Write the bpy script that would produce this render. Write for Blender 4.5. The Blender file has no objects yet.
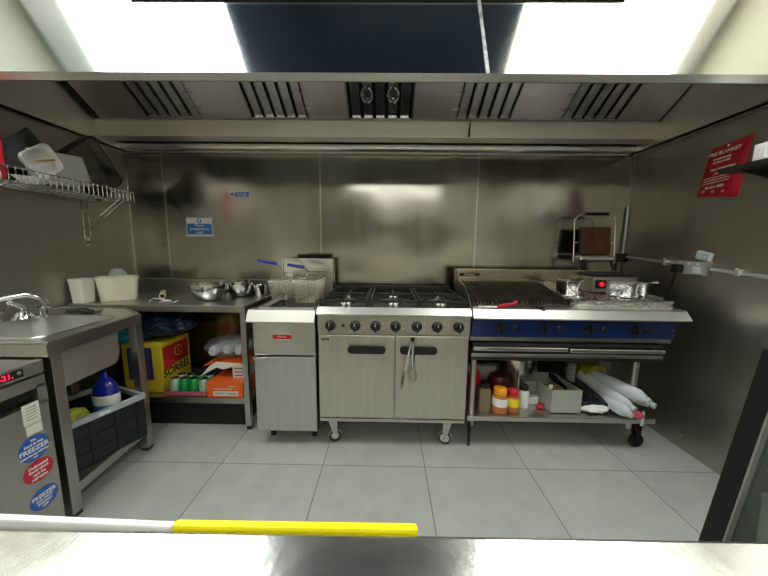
import bpy, bmesh, math, random
from mathutils import Vector, Matrix, Euler, noise
random.seed(4)
C = bpy.context.scene.collection
R = math.radians
PI = math.pi
WL = {}          # world location of every linked object

# ------------------------------------------------------------------ materials
MATS = {}
def mat(name, col, rough=.5, metal=0., emit=None, estr=0., bump=0., bscale=40., var=0., vscale=12., stretch=(1, 1, 1),
        trans=0., ior=1.45, alpha=1., aniso=0., coat=0., wave=0., wscale=2.):
    if name in MATS: return MATS[name]
    m = bpy.data.materials.new(name); m.use_nodes = True
    nt = m.node_tree; N = nt.nodes; L = nt.links
    b = N['Principled BSDF']
    b.inputs['Base Color'].default_value = (*col, 1)
    b.inputs['Roughness'].default_value = rough
    b.inputs['Metallic'].default_value = metal
    b.inputs['Transmission Weight'].default_value = trans
    b.inputs['IOR'].default_value = ior
    b.inputs['Alpha'].default_value = alpha
    b.inputs['Coat Weight'].default_value = coat
    if aniso: b.inputs['Anisotropic'].default_value = aniso
    if emit:
        b.inputs['Emission Color'].default_value = (*emit, 1); b.inputs['Emission Strength'].default_value = estr
    if bump or var or wave:
        tc = N.new('ShaderNodeNewGeometry')
        mp = N.new('ShaderNodeMapping'); mp.inputs['Scale'].default_value = stretch
        L.new(tc.outputs['Position'], mp.inputs['Vector'])
    if var:
        n = N.new('ShaderNodeTexNoise'); n.inputs['Scale'].default_value = vscale; n.inputs['Detail'].default_value = 5
        L.new(mp.outputs[0], n.inputs['Vector'])
        mr = N.new('ShaderNodeMapRange'); mr.inputs['From Min'].default_value = .3; mr.inputs['From Max'].default_value = .7
        mr.inputs['To Min'].default_value = 1 - var; mr.inputs['To Max'].default_value = 1 + var * .6
        L.new(n.outputs['Fac'], mr.inputs['Value'])
        mx = N.new('ShaderNodeMix'); mx.data_type = 'RGBA'; mx.blend_type = 'MULTIPLY'; mx.inputs['Factor'].default_value = 1
        mx.inputs['A'].default_value = (*col, 1); L.new(mr.outputs[0], mx.inputs['B'])
        L.new(mx.outputs['Result'], b.inputs['Base Color'])
        mr2 = N.new('ShaderNodeMapRange'); mr2.inputs['To Min'].default_value = max(.02, rough * .8); mr2.inputs['To Max'].default_value = min(1, rough * 1.2)
        L.new(n.outputs['Fac'], mr2.inputs['Value']); L.new(mr2.outputs[0], b.inputs['Roughness'])
    prev = None
    if bump:
        n = N.new('ShaderNodeTexNoise'); n.inputs['Scale'].default_value = bscale; n.inputs['Detail'].default_value = 4
        L.new(mp.outputs[0], n.inputs['Vector'])
        bp = N.new('ShaderNodeBump'); bp.inputs['Strength'].default_value = bump; bp.inputs['Distance'].default_value = .01
        L.new(n.outputs['Fac'], bp.inputs['Height']); L.new(bp.outputs[0], b.inputs['Normal']); prev = bp
    if wave:
        n = N.new('ShaderNodeTexNoise'); n.inputs['Scale'].default_value = wscale; n.inputs['Detail'].default_value = 1
        L.new(tc.outputs['Position'], n.inputs['Vector'])
        bp = N.new('ShaderNodeBump'); bp.inputs['Strength'].default_value = 1; bp.inputs['Distance'].default_value = wave
        L.new(n.outputs['Fac'], bp.inputs['Height'])
        if prev: L.new(prev.outputs[0], bp.inputs['Normal'])
        L.new(bp.outputs[0], b.inputs['Normal'])
    MATS[name] = m
    return m

STEEL = mat('brushed_steel', (.58, .57, .54), .32, 1, var=.06, vscale=6, stretch=(1, 1, 14))
STEELW = mat('wall_steel', (.44, .425, .385), .19, 1, var=.07, vscale=2.2, stretch=(5, 5, .7), wave=.030, wscale=1.6)
STEELR = mat('side_wall_steel', (.50, .485, .445), .40, 1, var=.06, vscale=2.2, stretch=(5, 5, .7), wave=.010, wscale=1.5)
STEELH = mat('hood_steel', (.70, .66, .63), .36, 1, var=.04, vscale=5, stretch=(6, 1, 1), wave=.004, wscale=3)
STEELD = mat('dull_steel', (.50, .49, .455), .36, 1, var=.07, vscale=5, stretch=(6, 6, 1))
STEELB = mat('bright_steel', (.72, .71, .69), .2, 1, var=.06, vscale=20)
FASC = mat('fascia_steel', (.72, .72, .67), .12, 1, var=.05, vscale=60, bump=.006, bscale=200)
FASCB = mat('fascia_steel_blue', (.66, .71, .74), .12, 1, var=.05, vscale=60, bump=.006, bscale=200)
CTR = mat('counter_steel', (.72, .72, .70), .2, 1, var=.08, vscale=30, bump=.02, bscale=120)
CHROME = mat('chrome', (.8, .8, .8), .1, 1)
DOORST = mat('range_door_steel', (.62, .60, .54), .36, 1, var=.07, vscale=5, stretch=(7, 7, .7), wave=.003, wscale=4)
BLACK = mat('black_plastic', (.012, .012, .013), .30)
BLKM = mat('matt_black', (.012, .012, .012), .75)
IRON = mat('cast_iron', (.035, .034, .034), .42, .4, bump=.2, bscale=150)
GRATE = mat('greasy_char_grate', (.20, .165, .15), .30, .85, bump=.3, bscale=90, var=.5, vscale=14)
DARKST = mat('dark_steel', (.09, .088, .08), .4, .9)
RUB = mat('grey_rubber', (.25, .25, .25), .6)
BLUEP = mat('blue_enamel', (.008, .022, .12), .28, coat=.4)
WHITEP = mat('white_plastic', (.82, .82, .80), .4)
TUBP = mat('translucent_tub', (.80, .79, .74), .42, var=.08, vscale=6)
TUBY = mat('stained_tub', (.80, .75, .60), .42, var=.12, vscale=8)
PAPER = mat('paper', (.75, .74, .68), .7)
RED = mat('red_plastic', (.55, .015, .03), .35)
REDV = mat('red_vinyl', (.52, .012, .035), .32, bump=.25, bscale=25)
YEL = mat('yellow_board', (.95, .82, .0), .45)
YELB = mat('yellow_card', (.78, .58, .04), .5)
PURP = mat('purple_print', (.06, .045, .20), .5)
REDC = mat('red_card', (.50, .02, .02), .5)
ORANGE = mat('orange_card', (.80, .13, .02), .5)
WCARD = mat('white_card', (.72, .70, .66), .6)
PINK = mat('pink_tray', (.42, .10, .14), .4)
GREEN = mat('green_can', (.02, .32, .08), .25, .3)
PALEG = mat('pale_green_can', (.35, .55, .42), .25, .3)
FILM = mat('cling_wrap', (.75, .82, .88), .08, trans=.8, alpha=.4, bump=.6, bscale=45)
TEAL = mat('teal_bag', (.01, .22, .28), .3, bump=.5, bscale=18)
NAVYB = mat('navy_bag', (.02, .04, .10), .3, bump=.5, bscale=18)
GREENB = mat('dark_green_bag', (.01, .10, .08), .35, bump=.5, bscale=18)
WBLUE = mat('bright_blue_sign', (.03, .19, .60), .4)
STBLUE = mat('sticker_blue', (.04, .12, .42), .45)
STRED = mat('sticker_red', (.50, .02, .05), .45)
INK = mat('white_ink', (.85, .85, .85), .5)
INKP = mat('pale_ink', (.9, .45, .5), .5)
DINK = mat('dark_ink', (.02, .02, .03), .5)
REDLED = mat('red_led', (.6, .0, .02), .4, emit=(1, .02, .06), estr=1.1)
REDLAMP = mat('red_lamp', (.75, .02, .03), .25, emit=(1, .02, .03), estr=.5)
BROWN = mat('burnt_plate', (.17, .065, .035), .5, .3, bump=.2, bscale=60, var=.4, vscale=14, stretch=(3, 3, 1))
WOOD = mat('wood', (.42, .23, .10), .5)
CARDB = mat('cardboard', (.62, .55, .34), .7)
HANDLEB = mat('blue_grip', (.05, .08, .50), .4)
FOIL = mat('foil', (.86, .86, .86), .16, 1, bump=.6, bscale=60)
CRATED = mat('crate_dark', (.010, .012, .016), .45)
CRATEG = mat('crate_rim', (.42, .45, .50), .45)
BLUELIQ = mat('blue_liquid', (.01, .02, .30), .15, coat=.5)
SPONGE = mat('sponge_yellow_green', (.50, .52, .06), .6, var=.5, vscale=30, bump=.4, bscale=60)
GLASS = mat('glass', (.9, .95, .93), .03, trans=1., ior=1.45)
SMOKE = mat('door_glass', (.55, .6, .56), .05, trans=.9, ior=1.1)
SPICE = mat('orange_spice', (.50, .17, .05), .5)
ORLID = mat('orange_lid', (.90, .36, .01), .4)
BRSPICE = mat('brown_spice', (.20, .15, .09), .35)
YLAB = mat('yellow_label', (.85, .70, .03), .5)
VLAB = mat('violet_label', (.10, .04, .30), .5)
GREYBOX = mat('grey_green_plastic', (.36, .38, .33), .45)
OLIVE = mat('olive_contents', (.22, .22, .06), .6)
CLEARP = mat('clear_plastic', (.88, .92, .97), .15, trans=.4, ior=1.25, bump=.25, bscale=18)
WCEIL = mat('ceiling_white', (.86, .87, .83), .7)
LIGHTM = mat('lamp_panel', (1, 1, 1), .5, emit=(.96, 1, .94), estr=10)
LIGHTR = mat('rear_lamp_panel', (1, 1, 1), .5, emit=(1, 1, .92), estr=1.6)
LIGHTF = mat('far_lamp_panel', (1, 1, 1), .5, emit=(1, 1, .90), estr=13)
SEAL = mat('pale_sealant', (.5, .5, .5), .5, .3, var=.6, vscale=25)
GALV = mat('galvanised', (.72, .73, .74), .35, .6)
SILV = mat('fryer_lip_steel', (.70, .69, .66), .42, 1)
DBLUE = mat('dark_blue_slab', (.006, .018, .045), .35)
CREAM = mat('cream_wall', (.44, .42, .34), .7)
UPW = mat('upper_wall', (.20, .19, .14), .6)
DARKG = mat('dark_grey', (.05, .05, .05), .5)
GREYD = mat('grey_plastic', (.16, .165, .17), .45)
CABLE = mat('black_cable', (.015, .015, .015), .5)
LCD = mat('device_white_blue', (.55, .66, .78), .3)
STRAINED = mat('tray_black', (.012, .012, .013), .25, var=.3, vscale=9)
TRAYIN = mat('tray_worn_inside', (.13, .12, .10), .45, var=.9, vscale=8)
SLATE = mat('dark_grey_board', (.045, .047, .05), .5)

def floor_mat():
    m = bpy.data.materials.new('floor_tile'); m.use_nodes = True
    nt = m.node_tree; N = nt.nodes; L = nt.links; b = N['Principled BSDF']
    g = N.new('ShaderNodeNewGeometry'); sp = N.new('ShaderNodeSeparateXYZ'); L.new(g.outputs['Position'], sp.inputs[0])
    outs = []
    for ax, off in (('X', -.967), ('Y', 1.578)):
        a = N.new('ShaderNodeMath'); a.operation = 'SUBTRACT'; a.inputs[1].default_value = off - 60
        L.new(sp.outputs[ax], a.inputs[0])
        d = N.new('ShaderNodeMath'); d.operation = 'DIVIDE'; d.inputs[1].default_value = .6; L.new(a.outputs[0], d.inputs[0])
        f = N.new('ShaderNodeMath'); f.operation = 'PINGPONG'; f.inputs[1].default_value = .5; L.new(d.outputs[0], f.inputs[0])
        l = N.new('ShaderNodeMath'); l.operation = 'LESS_THAN'; l.inputs[1].default_value = .0036; L.new(f.outputs[0], l.inputs[0])
        fl = N.new('ShaderNodeMath'); fl.operation = 'FLOOR'; L.new(d.outputs[0], fl.inputs[0])
        outs.append((l, fl))
    mxm = N.new('ShaderNodeMath'); mxm.operation = 'MAXIMUM'; L.new(outs[0][0].outputs[0], mxm.inputs[0]); L.new(outs[1][0].outputs[0], mxm.inputs[1])
    cx = N.new('ShaderNodeCombineXYZ'); L.new(outs[0][1].outputs[0], cx.inputs[0]); L.new(outs[1][1].outputs[0], cx.inputs[1])
    wn = N.new('ShaderNodeTexWhiteNoise'); L.new(cx.outputs[0], wn.inputs['Vector'])
    n1 = N.new('ShaderNodeTexNoise'); n1.inputs['Scale'].default_value = 7; n1.inputs['Detail'].default_value = 8; L.new(g.outputs['Position'], n1.inputs['Vector'])
    n2 = N.new('ShaderNodeTexNoise'); n2.inputs['Scale'].default_value = 160; n2.inputs['Detail'].default_value = 3; L.new(g.outputs['Position'], n2.inputs['Vector'])
    s1 = N.new('ShaderNodeMath'); s1.operation = 'MULTIPLY_ADD'; s1.inputs[1].default_value = .16; s1.inputs[2].default_value = .25; L.new(n1.outputs['Fac'], s1.inputs[0])
    s2 = N.new('ShaderNodeMath'); s2.operation = 'MULTIPLY_ADD'; s2.inputs[1].default_value = .14; L.new(n2.outputs['Fac'], s2.inputs[0]); L.new(s1.outputs[0], s2.inputs[2])
    s3 = N.new('ShaderNodeMath'); s3.operation = 'MULTIPLY_ADD'; s3.inputs[1].default_value = .03; L.new(wn.outputs['Value'], s3.inputs[0]); L.new(s2.outputs[0], s3.inputs[2])
    cc = N.new('ShaderNodeCombineColor')
    for i, k in enumerate((.99, 1.0, .965)):
        q = N.new('ShaderNodeMath'); q.operation = 'MULTIPLY'; q.inputs[1].default_value = k; L.new(s3.outputs[0], q.inputs[0]); L.new(q.outputs[0], cc.inputs[i])
    mx = N.new('ShaderNodeMix'); mx.data_type = 'RGBA'; L.new(mxm.outputs[0], mx.inputs['Factor']); L.new(cc.outputs[0], mx.inputs['A'])
    mx.inputs['B'].default_value = (.10, .10, .095, 1); L.new(mx.outputs['Result'], b.inputs['Base Color'])
    b.inputs['Roughness'].default_value = .5
    bp = N.new('ShaderNodeBump'); bp.inputs['Strength'].default_value = .15; bp.inputs['Distance'].default_value = .004
    L.new(n2.outputs['Fac'], bp.inputs['Height']); L.new(bp.outputs[0], b.inputs['Normal'])
    return m
FLOORM = floor_mat()

# ------------------------------------------------------------------ mesh builder (world coordinates)
class M:
    def __init__(s): s.bm = bmesh.new()
    def _mi(s, vs, mi, sm=False):
        for v in vs:
            for f in v.link_faces: f.material_index = mi; f.smooth = sm
    def bx(s, x0, x1, y0, y1, z0, z1, mi=0, bev=0., mtx=None):
        mm = Matrix.Translation(((x0+x1)/2, (y0+y1)/2, (z0+z1)/2)) @ Matrix.Diagonal((x1-x0, y1-y0, z1-z0, 1))
        if mtx: mm = mtx @ mm
        vs = bmesh.ops.create_cube(s.bm, size=1, matrix=mm)['verts']; s._mi(vs, mi)
        if bev:
            es = list({e for v in vs for e in v.link_edges})
            r = bmesh.ops.bevel(s.bm, geom=es, offset=bev, segments=2, affect='EDGES', profile=.5)
            for f in r['faces']: f.material_index = mi
        return s
    def cy(s, p0, p1, r, r2=None, seg=20, mi=0, cap=True):
        p0 = Vector(p0); p1 = Vector(p1); d = p1 - p0
        q = d.to_track_quat('Z', 'Y').to_matrix().to_4x4()
        vs = bmesh.ops.create_cone(s.bm, cap_ends=cap, segments=seg, radius1=r, radius2=r if r2 is None else r2, depth=d.length,
                                   matrix=Matrix.Translation((p0+p1)/2) @ q)['verts']; s._mi(vs, mi, True); return s
    def tube(s, pts, r, seg=8, mi=0, closed=False):
        pts = [Vector(p) for p in pts]; rings = []; n = len(pts); up = None
        for i, p in enumerate(pts):
            a = pts[(i-1) % n] if (i > 0 or closed) else p; b = pts[(i+1) % n] if (i < n-1 or closed) else p
            t = (b - a).normalized()
            if up is None: up = t.orthogonal().normalized()
            up = (up - t * up.dot(t)); up = up.normalized() if up.length > 1e-6 else t.orthogonal().normalized()
            w = t.cross(up); rr = r[i] if isinstance(r, (list, tuple)) else r
            rings.append([s.bm.verts.new(p + (up*math.cos(2*PI*k/seg) + w*math.sin(2*PI*k/seg))*rr) for k in range(seg)])
        for i in range(n if closed else n-1):
            A = rings[i]; B = rings[(i+1) % n]
            for k in range(seg):
                f = s.bm.faces.new((A[k], A[(k+1) % seg], B[(k+1) % seg], B[k])); f.material_index = mi; f.smooth = True
        if not closed:
            for g, rev in ((rings[0], True), (rings[-1], False)):
                f = s.bm.faces.new(list(reversed(g)) if rev else g); f.material_index = mi
        return s
    def lathe(s, c, prof, seg=28, mi=0, axis=(0, 0, 1), sy=1., mis=None):
        c = Vector(c); q = Vector(axis).to_track_quat('Z', 'Y').to_matrix(); rings = []
        for (r, z) in prof:
            if r < 1e-6: rings.append([s.bm.verts.new(c + q @ Vector((0, 0, z)))])
            else: rings.append([s.bm.verts.new(c + q @ Vector((r*math.cos(2*PI*k/seg), r*sy*math.sin(2*PI*k/seg), z))) for k in range(seg)])
        for i in range(len(rings)-1):
            A, B = rings[i], rings[i+1]
            if len(A) == 1 and len(B) == 1: continue
            for k in range(seg):
                a = [A[0]] if len(A) == 1 else [A[k], A[(k+1) % seg]]
                b = [B[0]] if len(B) == 1 else [B[(k+1) % seg], B[k]]
                f = s.bm.faces.new(a + b); f.material_index = mis[i] if mis else mi; f.smooth = True
        return s
    def prism(s, poly, vec, mi=0):     # polygon of 3D points extruded along vec
        vec = Vector(vec); a = [s.bm.verts.new(Vector(p)) for p in poly]; b = [s.bm.verts.new(Vector(p)+vec) for p in poly]
        fs = [s.bm.faces.new(a), s.bm.faces.new(list(reversed(b)))]; n = len(a)
        for i in range(n): fs.append(s.bm.faces.new((a[i], b[i], b[(i+1) % n], a[(i+1) % n])))
        for f in fs: f.material_index = mi
        bmesh.ops.recalc_face_normals(s.bm, faces=fs); return s
    def loft(s, rings, mi=0, cap0=True, cap1=True):
        rr = [[s.bm.verts.new(Vector(p)) for p in g] for g in rings]; fs = []
        for A, B in zip(rr, rr[1:]):
            n = len(A)
            for k in range(n): fs.append(s.bm.faces.new((A[k], A[(k+1) % n], B[(k+1) % n], B[k]))); fs[-1].smooth = n > 8
        if cap0: fs.append(s.bm.faces.new(list(reversed(rr[0]))))
        if cap1: fs.append(s.bm.faces.new(rr[-1]))
        for f in fs: f.material_index = mi
        bmesh.ops.recalc_face_normals(s.bm, faces=fs)
        return s
    def blob(s, c, size, mi=0, sub=4, amp=.25, freq=3., seed=0, flat=False):
        vs = bmesh.ops.create_icosphere(s.bm, subdivisions=sub, radius=1)['verts']; c = Vector(c)
        for v in vs:
            p = v.co.copy(); n = noise.fractal(p*freq + Vector((seed*7.1, 0, 0)), 1, 2, 4)
            q = p * (1 + amp*n)
            q = Vector((q.x*size[0], q.y*size[1], q.z*size[2]))
            if q.z < -size[2]*.75: q.z = -size[2]*.75
            v.co = c + q
        s._mi(vs, mi, True); return s
    def sheet(s, f, nu, nv, th=.002, mi=0):
        top = [[s.bm.verts.new(Vector(f(i/nu, j/nv))) for j in range(nv+1)] for i in range(nu+1)]
        bot = [[s.bm.verts.new(v.co - Vector((0, 0, th))) for v in r] for r in top]
        fs = []
        for i in range(nu):
            for j in range(nv):
                fs.append(s.bm.faces.new((top[i][j], top[i+1][j], top[i+1][j+1], top[i][j+1]))); fs[-1].smooth = True
                fs.append(s.bm.faces.new((bot[i][j], bot[i][j+1], bot[i+1][j+1], bot[i+1][j])))
        bd = [(i, 0) for i in range(nu)] + [(nu, j) for j in range(nv)] + [(i, nv) for i in range(nu, 0, -1)] + [(0, j) for j in range(nv, 0, -1)]
        for k in range(len(bd)):
            a = bd[k]; b = bd[(k+1) % len(bd)]
            fs.append(s.bm.faces.new((top[a[0]][a[1]], bot[a[0]][a[1]], bot[b[0]][b[1]], top[b[0]][b[1]])))
        for f in fs: f.material_index = mi
        return s
    def text(s, txt, origin, xdir, ydir, size, mi=0, depth=.0006, align='CENTER', bold=0.):
        cu = bpy.data.curves.new('t', 'FONT'); cu.body = txt; cu.size = size; cu.extrude = depth; cu.align_x = align; cu.align_y = 'CENTER'; cu.offset = bold
        cu.resolution_u = 3
        o = bpy.data.objects.new('t', cu); C.objects.link(o)
        dg = bpy.context.evaluated_depsgraph_get(); me = bpy.data.meshes.new_from_object(o.evaluated_get(dg))
        x = Vector(xdir).normalized(); y = Vector(ydir).normalized(); z = x.cross(y)
        mm = Matrix.Translation(Vector(origin)) @ Matrix((x, y, z)).transposed().to_4x4()
        me.transform(mm)
        me.polygons.foreach_set('material_index', [mi]*len(me.polygons)); s.bm.from_mesh(me)
        bpy.data.objects.remove(o); bpy.data.curves.remove(cu); bpy.data.meshes.remove(me); return s
    def xf(s, mtx): bmesh.ops.transform(s.bm, matrix=mtx, verts=s.bm.verts[:]); return s
    def add(s, name, mats, parent=None, label=None, cat=None, group=None, kind=None, ang=35, base=None):
        if not isinstance(mats, (list, tuple)): mats = [mats]
        if parent is not None: loc = WL[parent.name]
        elif kind == 'structure': loc = Vector((0, 0, 0))
        elif base: loc = Vector(base)
        else:
            xs = [v.co for v in s.bm.verts]
            mn = Vector([min(c[i] for c in xs) for i in range(3)]); mxx = Vector([max(c[i] for c in xs) for i in range(3)])
            loc = Vector(((mn.x+mxx.x)/2, (mn.y+mxx.y)/2, mn.z))
        for v in s.bm.verts: v.co -= loc
        me = bpy.data.meshes.new(name); s.bm.to_mesh(me); s.bm.free()
        for m in mats: me.materials.append(m)
        fl = [p.use_smooth for p in me.polygons]; me.set_sharp_from_angle(angle=R(ang)); me.polygons.foreach_set('use_smooth', fl)
        o = bpy.data.objects.new(name, me); C.objects.link(o)
        if parent is not None: o.parent = parent
        else: o.location = loc
        WL[o.name] = loc.copy()
        tag(o, label, cat, group, kind); return o

def tag(o, label=None, cat=None, group=None, kind=None):
    if label: o['label'] = label
    if cat: o['category'] = cat
    if group: o['group'] = group
    if kind: o['kind'] = kind
def thing(name, loc, label, cat, group=None):
    o = bpy.data.objects.new(name, None); C.objects.link(o); o.location = loc; o.empty_display_size = .05
    WL[o.name] = Vector(loc); tag(o, label, cat, group); return o
def rrect(cx, cy, w, d, r, z, n=5):       # rounded rectangle ring, counter-clockwise
    out = []
    for k, (sx, sy) in enumerate(((1, 1), (-1, 1), (-1, -1), (1, -1))):
        for j in range(n+1):
            a = PI/2*k + PI/2*j/n
            out.append((cx + sx*(w/2-r) + r*math.cos(a), cy + sy*(d/2-r) + r*math.sin(a), z))
    return out

BW, LW, RW, CE = 2.45, -2.12, 1.92, 2.78      # back wall, left wall, right wall, ceiling
# ------------------------------------------------------------------ setting
m = M(); m.bx(LW-.1, RW+.1, -3.1, BW+.1, -.1, 0); m.add('floor', FLOORM, kind='structure')
m = M(); m.bx(LW-.1, RW+.1, BW, BW+.1, 0, CE)
for x in (-1.83, -1.165, -.90, -.57, -.36, .05, .24, .69, .73, 1.1, 1.5):
    for z in (1.60, 1.21, 1.93):
        if z == 1.93 and int(x*100) % 2: continue
        m.lathe((x, BW, z), [(.005, 0), (.004, .0015), (0, .002)], 10, axis=(0, -1, 0))
m.add('wall_back', STEELW, kind='structure')
m = M(); m.bx(LW-.1, LW, -3.1, BW, 0, CE)
for y, z in ((2.05, 1.28), (1.75, 1.28), (2.42, 1.27), (2.36, 1.27), (2.36, 1.86)): m.lathe((LW, y, z), [(.006, 0), (.005, .002), (0, .003)], 10, axis=(1, 0, 0))
m.bx(LW, LW+.004, -3.1, -.4, 0, CE, 1); m.bx(LW, LW+.004, -.4, 1.39, 2.12, CE, 2); m.bx(LW, LW+.004, 1.39, BW, 2.02, CE, 2); m.add('wall_left', [STEELR, CREAM, UPW], kind='structure')
m = M(); m.bx(RW, RW+.1, -3.1, BW, 0, CE)
for y, z in ((2.3, 1.36), (1.87, .66), (1.98, .12), (1.8, .08)): m.lathe((RW, y, z), [(.006, 0), (.005, .002), (0, .003)], 10, axis=(-1, 0, 0))
m.bx(RW-.004, RW, -3.1, -.4, 0, CE, 1); m.bx(RW-.004, RW, -.4, 1.39, 2.12, CE, 2); m.bx(RW-.004, RW, 1.39, BW, 2.02, CE, 2); m.add('wall_right', [STEELR, CREAM, UPW], kind='structure')
m = M(); m.bx(LW-.1, RW+.1, -3.2, -3.1, 0, CE); m.add('wall_rear', CREAM, kind='structure')
m = M(); m.bx(LW-.1, RW+.1, -3.2, BW+.1, CE, CE+.1); m.add('ceiling', WCEIL, kind='structure')
for i, x in enumerate((-1.817, -.549, .711)):
    m = M(); m.bx(x-.006, x+.006, BW-.002, BW, .5, 2.01); m.add('trim_%d' % (i+1), STEELB, kind='structure')
m = M(); m.bx(LW, LW+.008, BW-.008, BW, .2, 2.01); m.add('trim_4', STEELB, kind='structure')
m = M(); m.bx(RW-.008, RW, BW-.008, BW, .2, 2.01); m.add('trim_5', STEELD, kind='structure')
m = M(); m.bx(-1.9, 1.7, -3.099, -3.06, 1.15, 2.0); m.add('reflected_panel_1', DARKG, kind='structure')  # unseen dark panel, added for the dark band mirrored in the back wall
m = M(); m.bx(LW+.02, RW-.02, -3.099, -3.05, 0, 1.10); m.bx(LW+.004, LW+.03, -3.05, -.45, 0, 1.10); m.bx(RW-.03, RW-.004, -3.05, -.45, 0, 1.10); m.add('trim_6', mat('pale_bounce', (.80, .78, .64), .5), kind='structure')  # unseen pale panels added to brighten the low reflections in the back wall

# ------------------------------------------------------------------ extraction hood
hd = thing('extraction_hood', (-.1, 1.4, 2.0), 'long stainless steel canopy hood with baffle filters across the top of the kitchen', 'extractor hood')
HL, HR = LW+.03, RW-.04
def fz(z): return 1.40 + (z-2.03)*.466
def fasc(x0, x1, mm):
    m = M(); m.prism([(x0, fz(2.02), 2.02), (x0, fz(2.5), 2.5), (x0, fz(2.5)+.012, 2.495), (x0, fz(2.02)+.012, 2.02)], (x1-x0, 0, 0)); m.add('front_panel', mm, hd)
SEAM = .425
fasc(HL, SEAM-.0015, FASCB); fasc(SEAM+.0015, HR, FASC)
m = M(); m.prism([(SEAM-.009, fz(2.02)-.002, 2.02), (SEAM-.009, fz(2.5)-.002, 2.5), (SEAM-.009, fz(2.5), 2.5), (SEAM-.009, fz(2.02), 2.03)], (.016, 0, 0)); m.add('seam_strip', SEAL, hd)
m = M(); m.prism([(HL, 1.388, 2.021), (HL, 1.400, 2.021), (HL, 1.416, 1.998), (HL, 1.410, 1.998)], (HR-HL, 0, 0)); m.add('front_lip', STEELD, hd)
for x0, x1, x2, x3 in ((HL-.03, HL+.01, HL, HL+.01), (HR-.01, HR+.03, HR-.01, HR)):
    m = M(); m.bx(x0, x1, 1.40, BW-.01, 2.0, 2.012)
    m.prism([(x2, 1.40, 2.0), (x2, BW-.01, 2.0), (x2, BW-.01, 2.5), (x2, 1.62, 2.5)], (x3-x2, 0, 0)); m.add('side_panel', STEELH, hd)
m = M(); m.bx(HL, HR, 1.60, BW-.01, 2.5, 2.51); m.bx(HL, HR, BW-.02, BW-.01, 2.0, 2.5); m.add('top_panel', STEELH, hd)
# filter bank plane
TH = math.atan(.658); FO = Vector((0, 2.2, 2.158)); FU = Vector((0, -math.cos(TH), math.sin(TH))); FN = Vector((0, -math.sin(TH), -math.cos(TH)))
def fp(x, u, n): return Vector((x, 0, 0)) + FO + FU*u + FN*n
def fslab(m, x0, x1, u0, u1, n0, n1, mi=0):
    m.prism([fp(x0, u0, n0), fp(x0, u1, n0), fp(x0, u1, n1), fp(x0, u0, n1)], (x1-x0, 0, 0), mi)
FR = [(-1.705, -1.300), (-.965, -.555), (-.285, .160), (.450, .845), (1.172, 1.575)]
xs = [HL+.01] + [v for p in FR for v in p] + [HR-.01]
for a, b in zip(xs[0::2], xs[1::2]):
    m = M(); fslab(m, a, b, 0, .68, -.012, 0); m.add('filler_plate', STEELH, hd)
for k, (a, b) in enumerate(FR):
    m = M(); fslab(m, a, b, 0, .68, -.06, -.05, 1)
    for (p, q) in ((a, a+.012), (b-.012, b)): fslab(m, p, q, 0, .68, -.05, 0)
    fslab(m, a, b, 0, .015, -.05, 0); fslab(m, a, b, .5, .68, -.05, 0)
    n = 5; pit = (b-a-.03)/n
    for i in range(n):
        c = a + .015 + pit*(i+.5)
        fslab(m, c-pit*.33, c+pit*.33, .015, .5, -.022, -.014)
        for e in (-1, 1): fslab(m, c+e*pit*.33-.002, c+e*pit*.33+.002, .015, .5, -.03, -.010)
    f = m.add('baffle_filter', [CHROME if k == 2 else STEELB if k == 1 else STEEL, BLKM], hd)
    for e in ([(a+b)/2-.085, (a+b)/2+.085] if k == 2 else []):
        m = M(); m.tube([fp(e+.034*math.cos(t*PI/8), .17+.05*math.sin(t*PI/8), .004) for t in range(16)], .0075, closed=True); m.add('handle', CHROME, f)  # chrome rings added in the shape of oval reflections, not grips
    if k != 2:
        for e in (.09, .19): m = M(); m.tube([fp((b if k < 2 else a)-.03, e, 0), fp((b if k < 2 else a)-.03, e, .014), fp((b if k < 2 else a)+.03, e, .014), fp((b if k < 2 else a)+.03, e, 0)], .0025); m.add('clip', CHROME, f)
m = M(); fslab(m, HL+.012, HL+.05, 0, .68, .0, .002); m.add('edge_gap', BLKM, hd)
m = M(); fslab(m, HR-.02, HR-.012, 0, .68, .0, .002); m.add('edge_gap', BLKM, hd)
m = M(); m.bx(HL+.01, HR-.01, 2.19, 2.21, 2.145, 2.158, 0, .002)
m.prism([(HL+.01, 2.2, 2.15), (HL+.01, 2.225, 2.052), (HL+.01, 2.36, 2.062), (HL+.01, 2.36, 2.075), (HL+.01, 2.235, 2.065), (HL+.01, 2.21, 2.15)], (HR-HL-.02, 0, 0)); m.add('grease_trough', STEELH, hd)
m = M(); m.bx(.56, .565, 2.19, 2.222, 2.055, 2.157); m.add('trough_joint', BLKM, hd)
m = M(); ring = [(BW-.012, 2.085)] + [(BW-.045-.03*math.sin(t*PI/6), 2.045+.036*math.cos(t*PI/6)) for t in range(7)] + [(BW-.012, 2.006)]
m.prism([(HL, y, z) for y, z in ring], (HR-HL, 0, 0))
for f_ in m.bm.faces: f_.smooth = len(f_.verts) == 4
m.add('back_rail', STEELB, hd)
# ledge along the top edge of the front panel
m = M(); m.bx(-1.27, 1.12, 1.585, 1.70, 2.512, 2.53, 0, .004); m.bx(-1.275, 1.125, 1.59, 1.61, 2.462, 2.470, 1); m.bx(-1.275, 1.125, 1.592, 1.61, 2.470, 2.515)
m.add('top_ledge', [STEELH, BLKM], hd)

# unseen dark blue slab on the ceiling, placed for its reflection in the hood front
m = M(); m.bx(-.91, .72, .55, 1.95, CE-.10, CE-.001, 0, .01)
m.add('blue_slab', DBLUE, label='flat dark blue slab on the ceiling before the hood', cat='duct')
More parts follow.
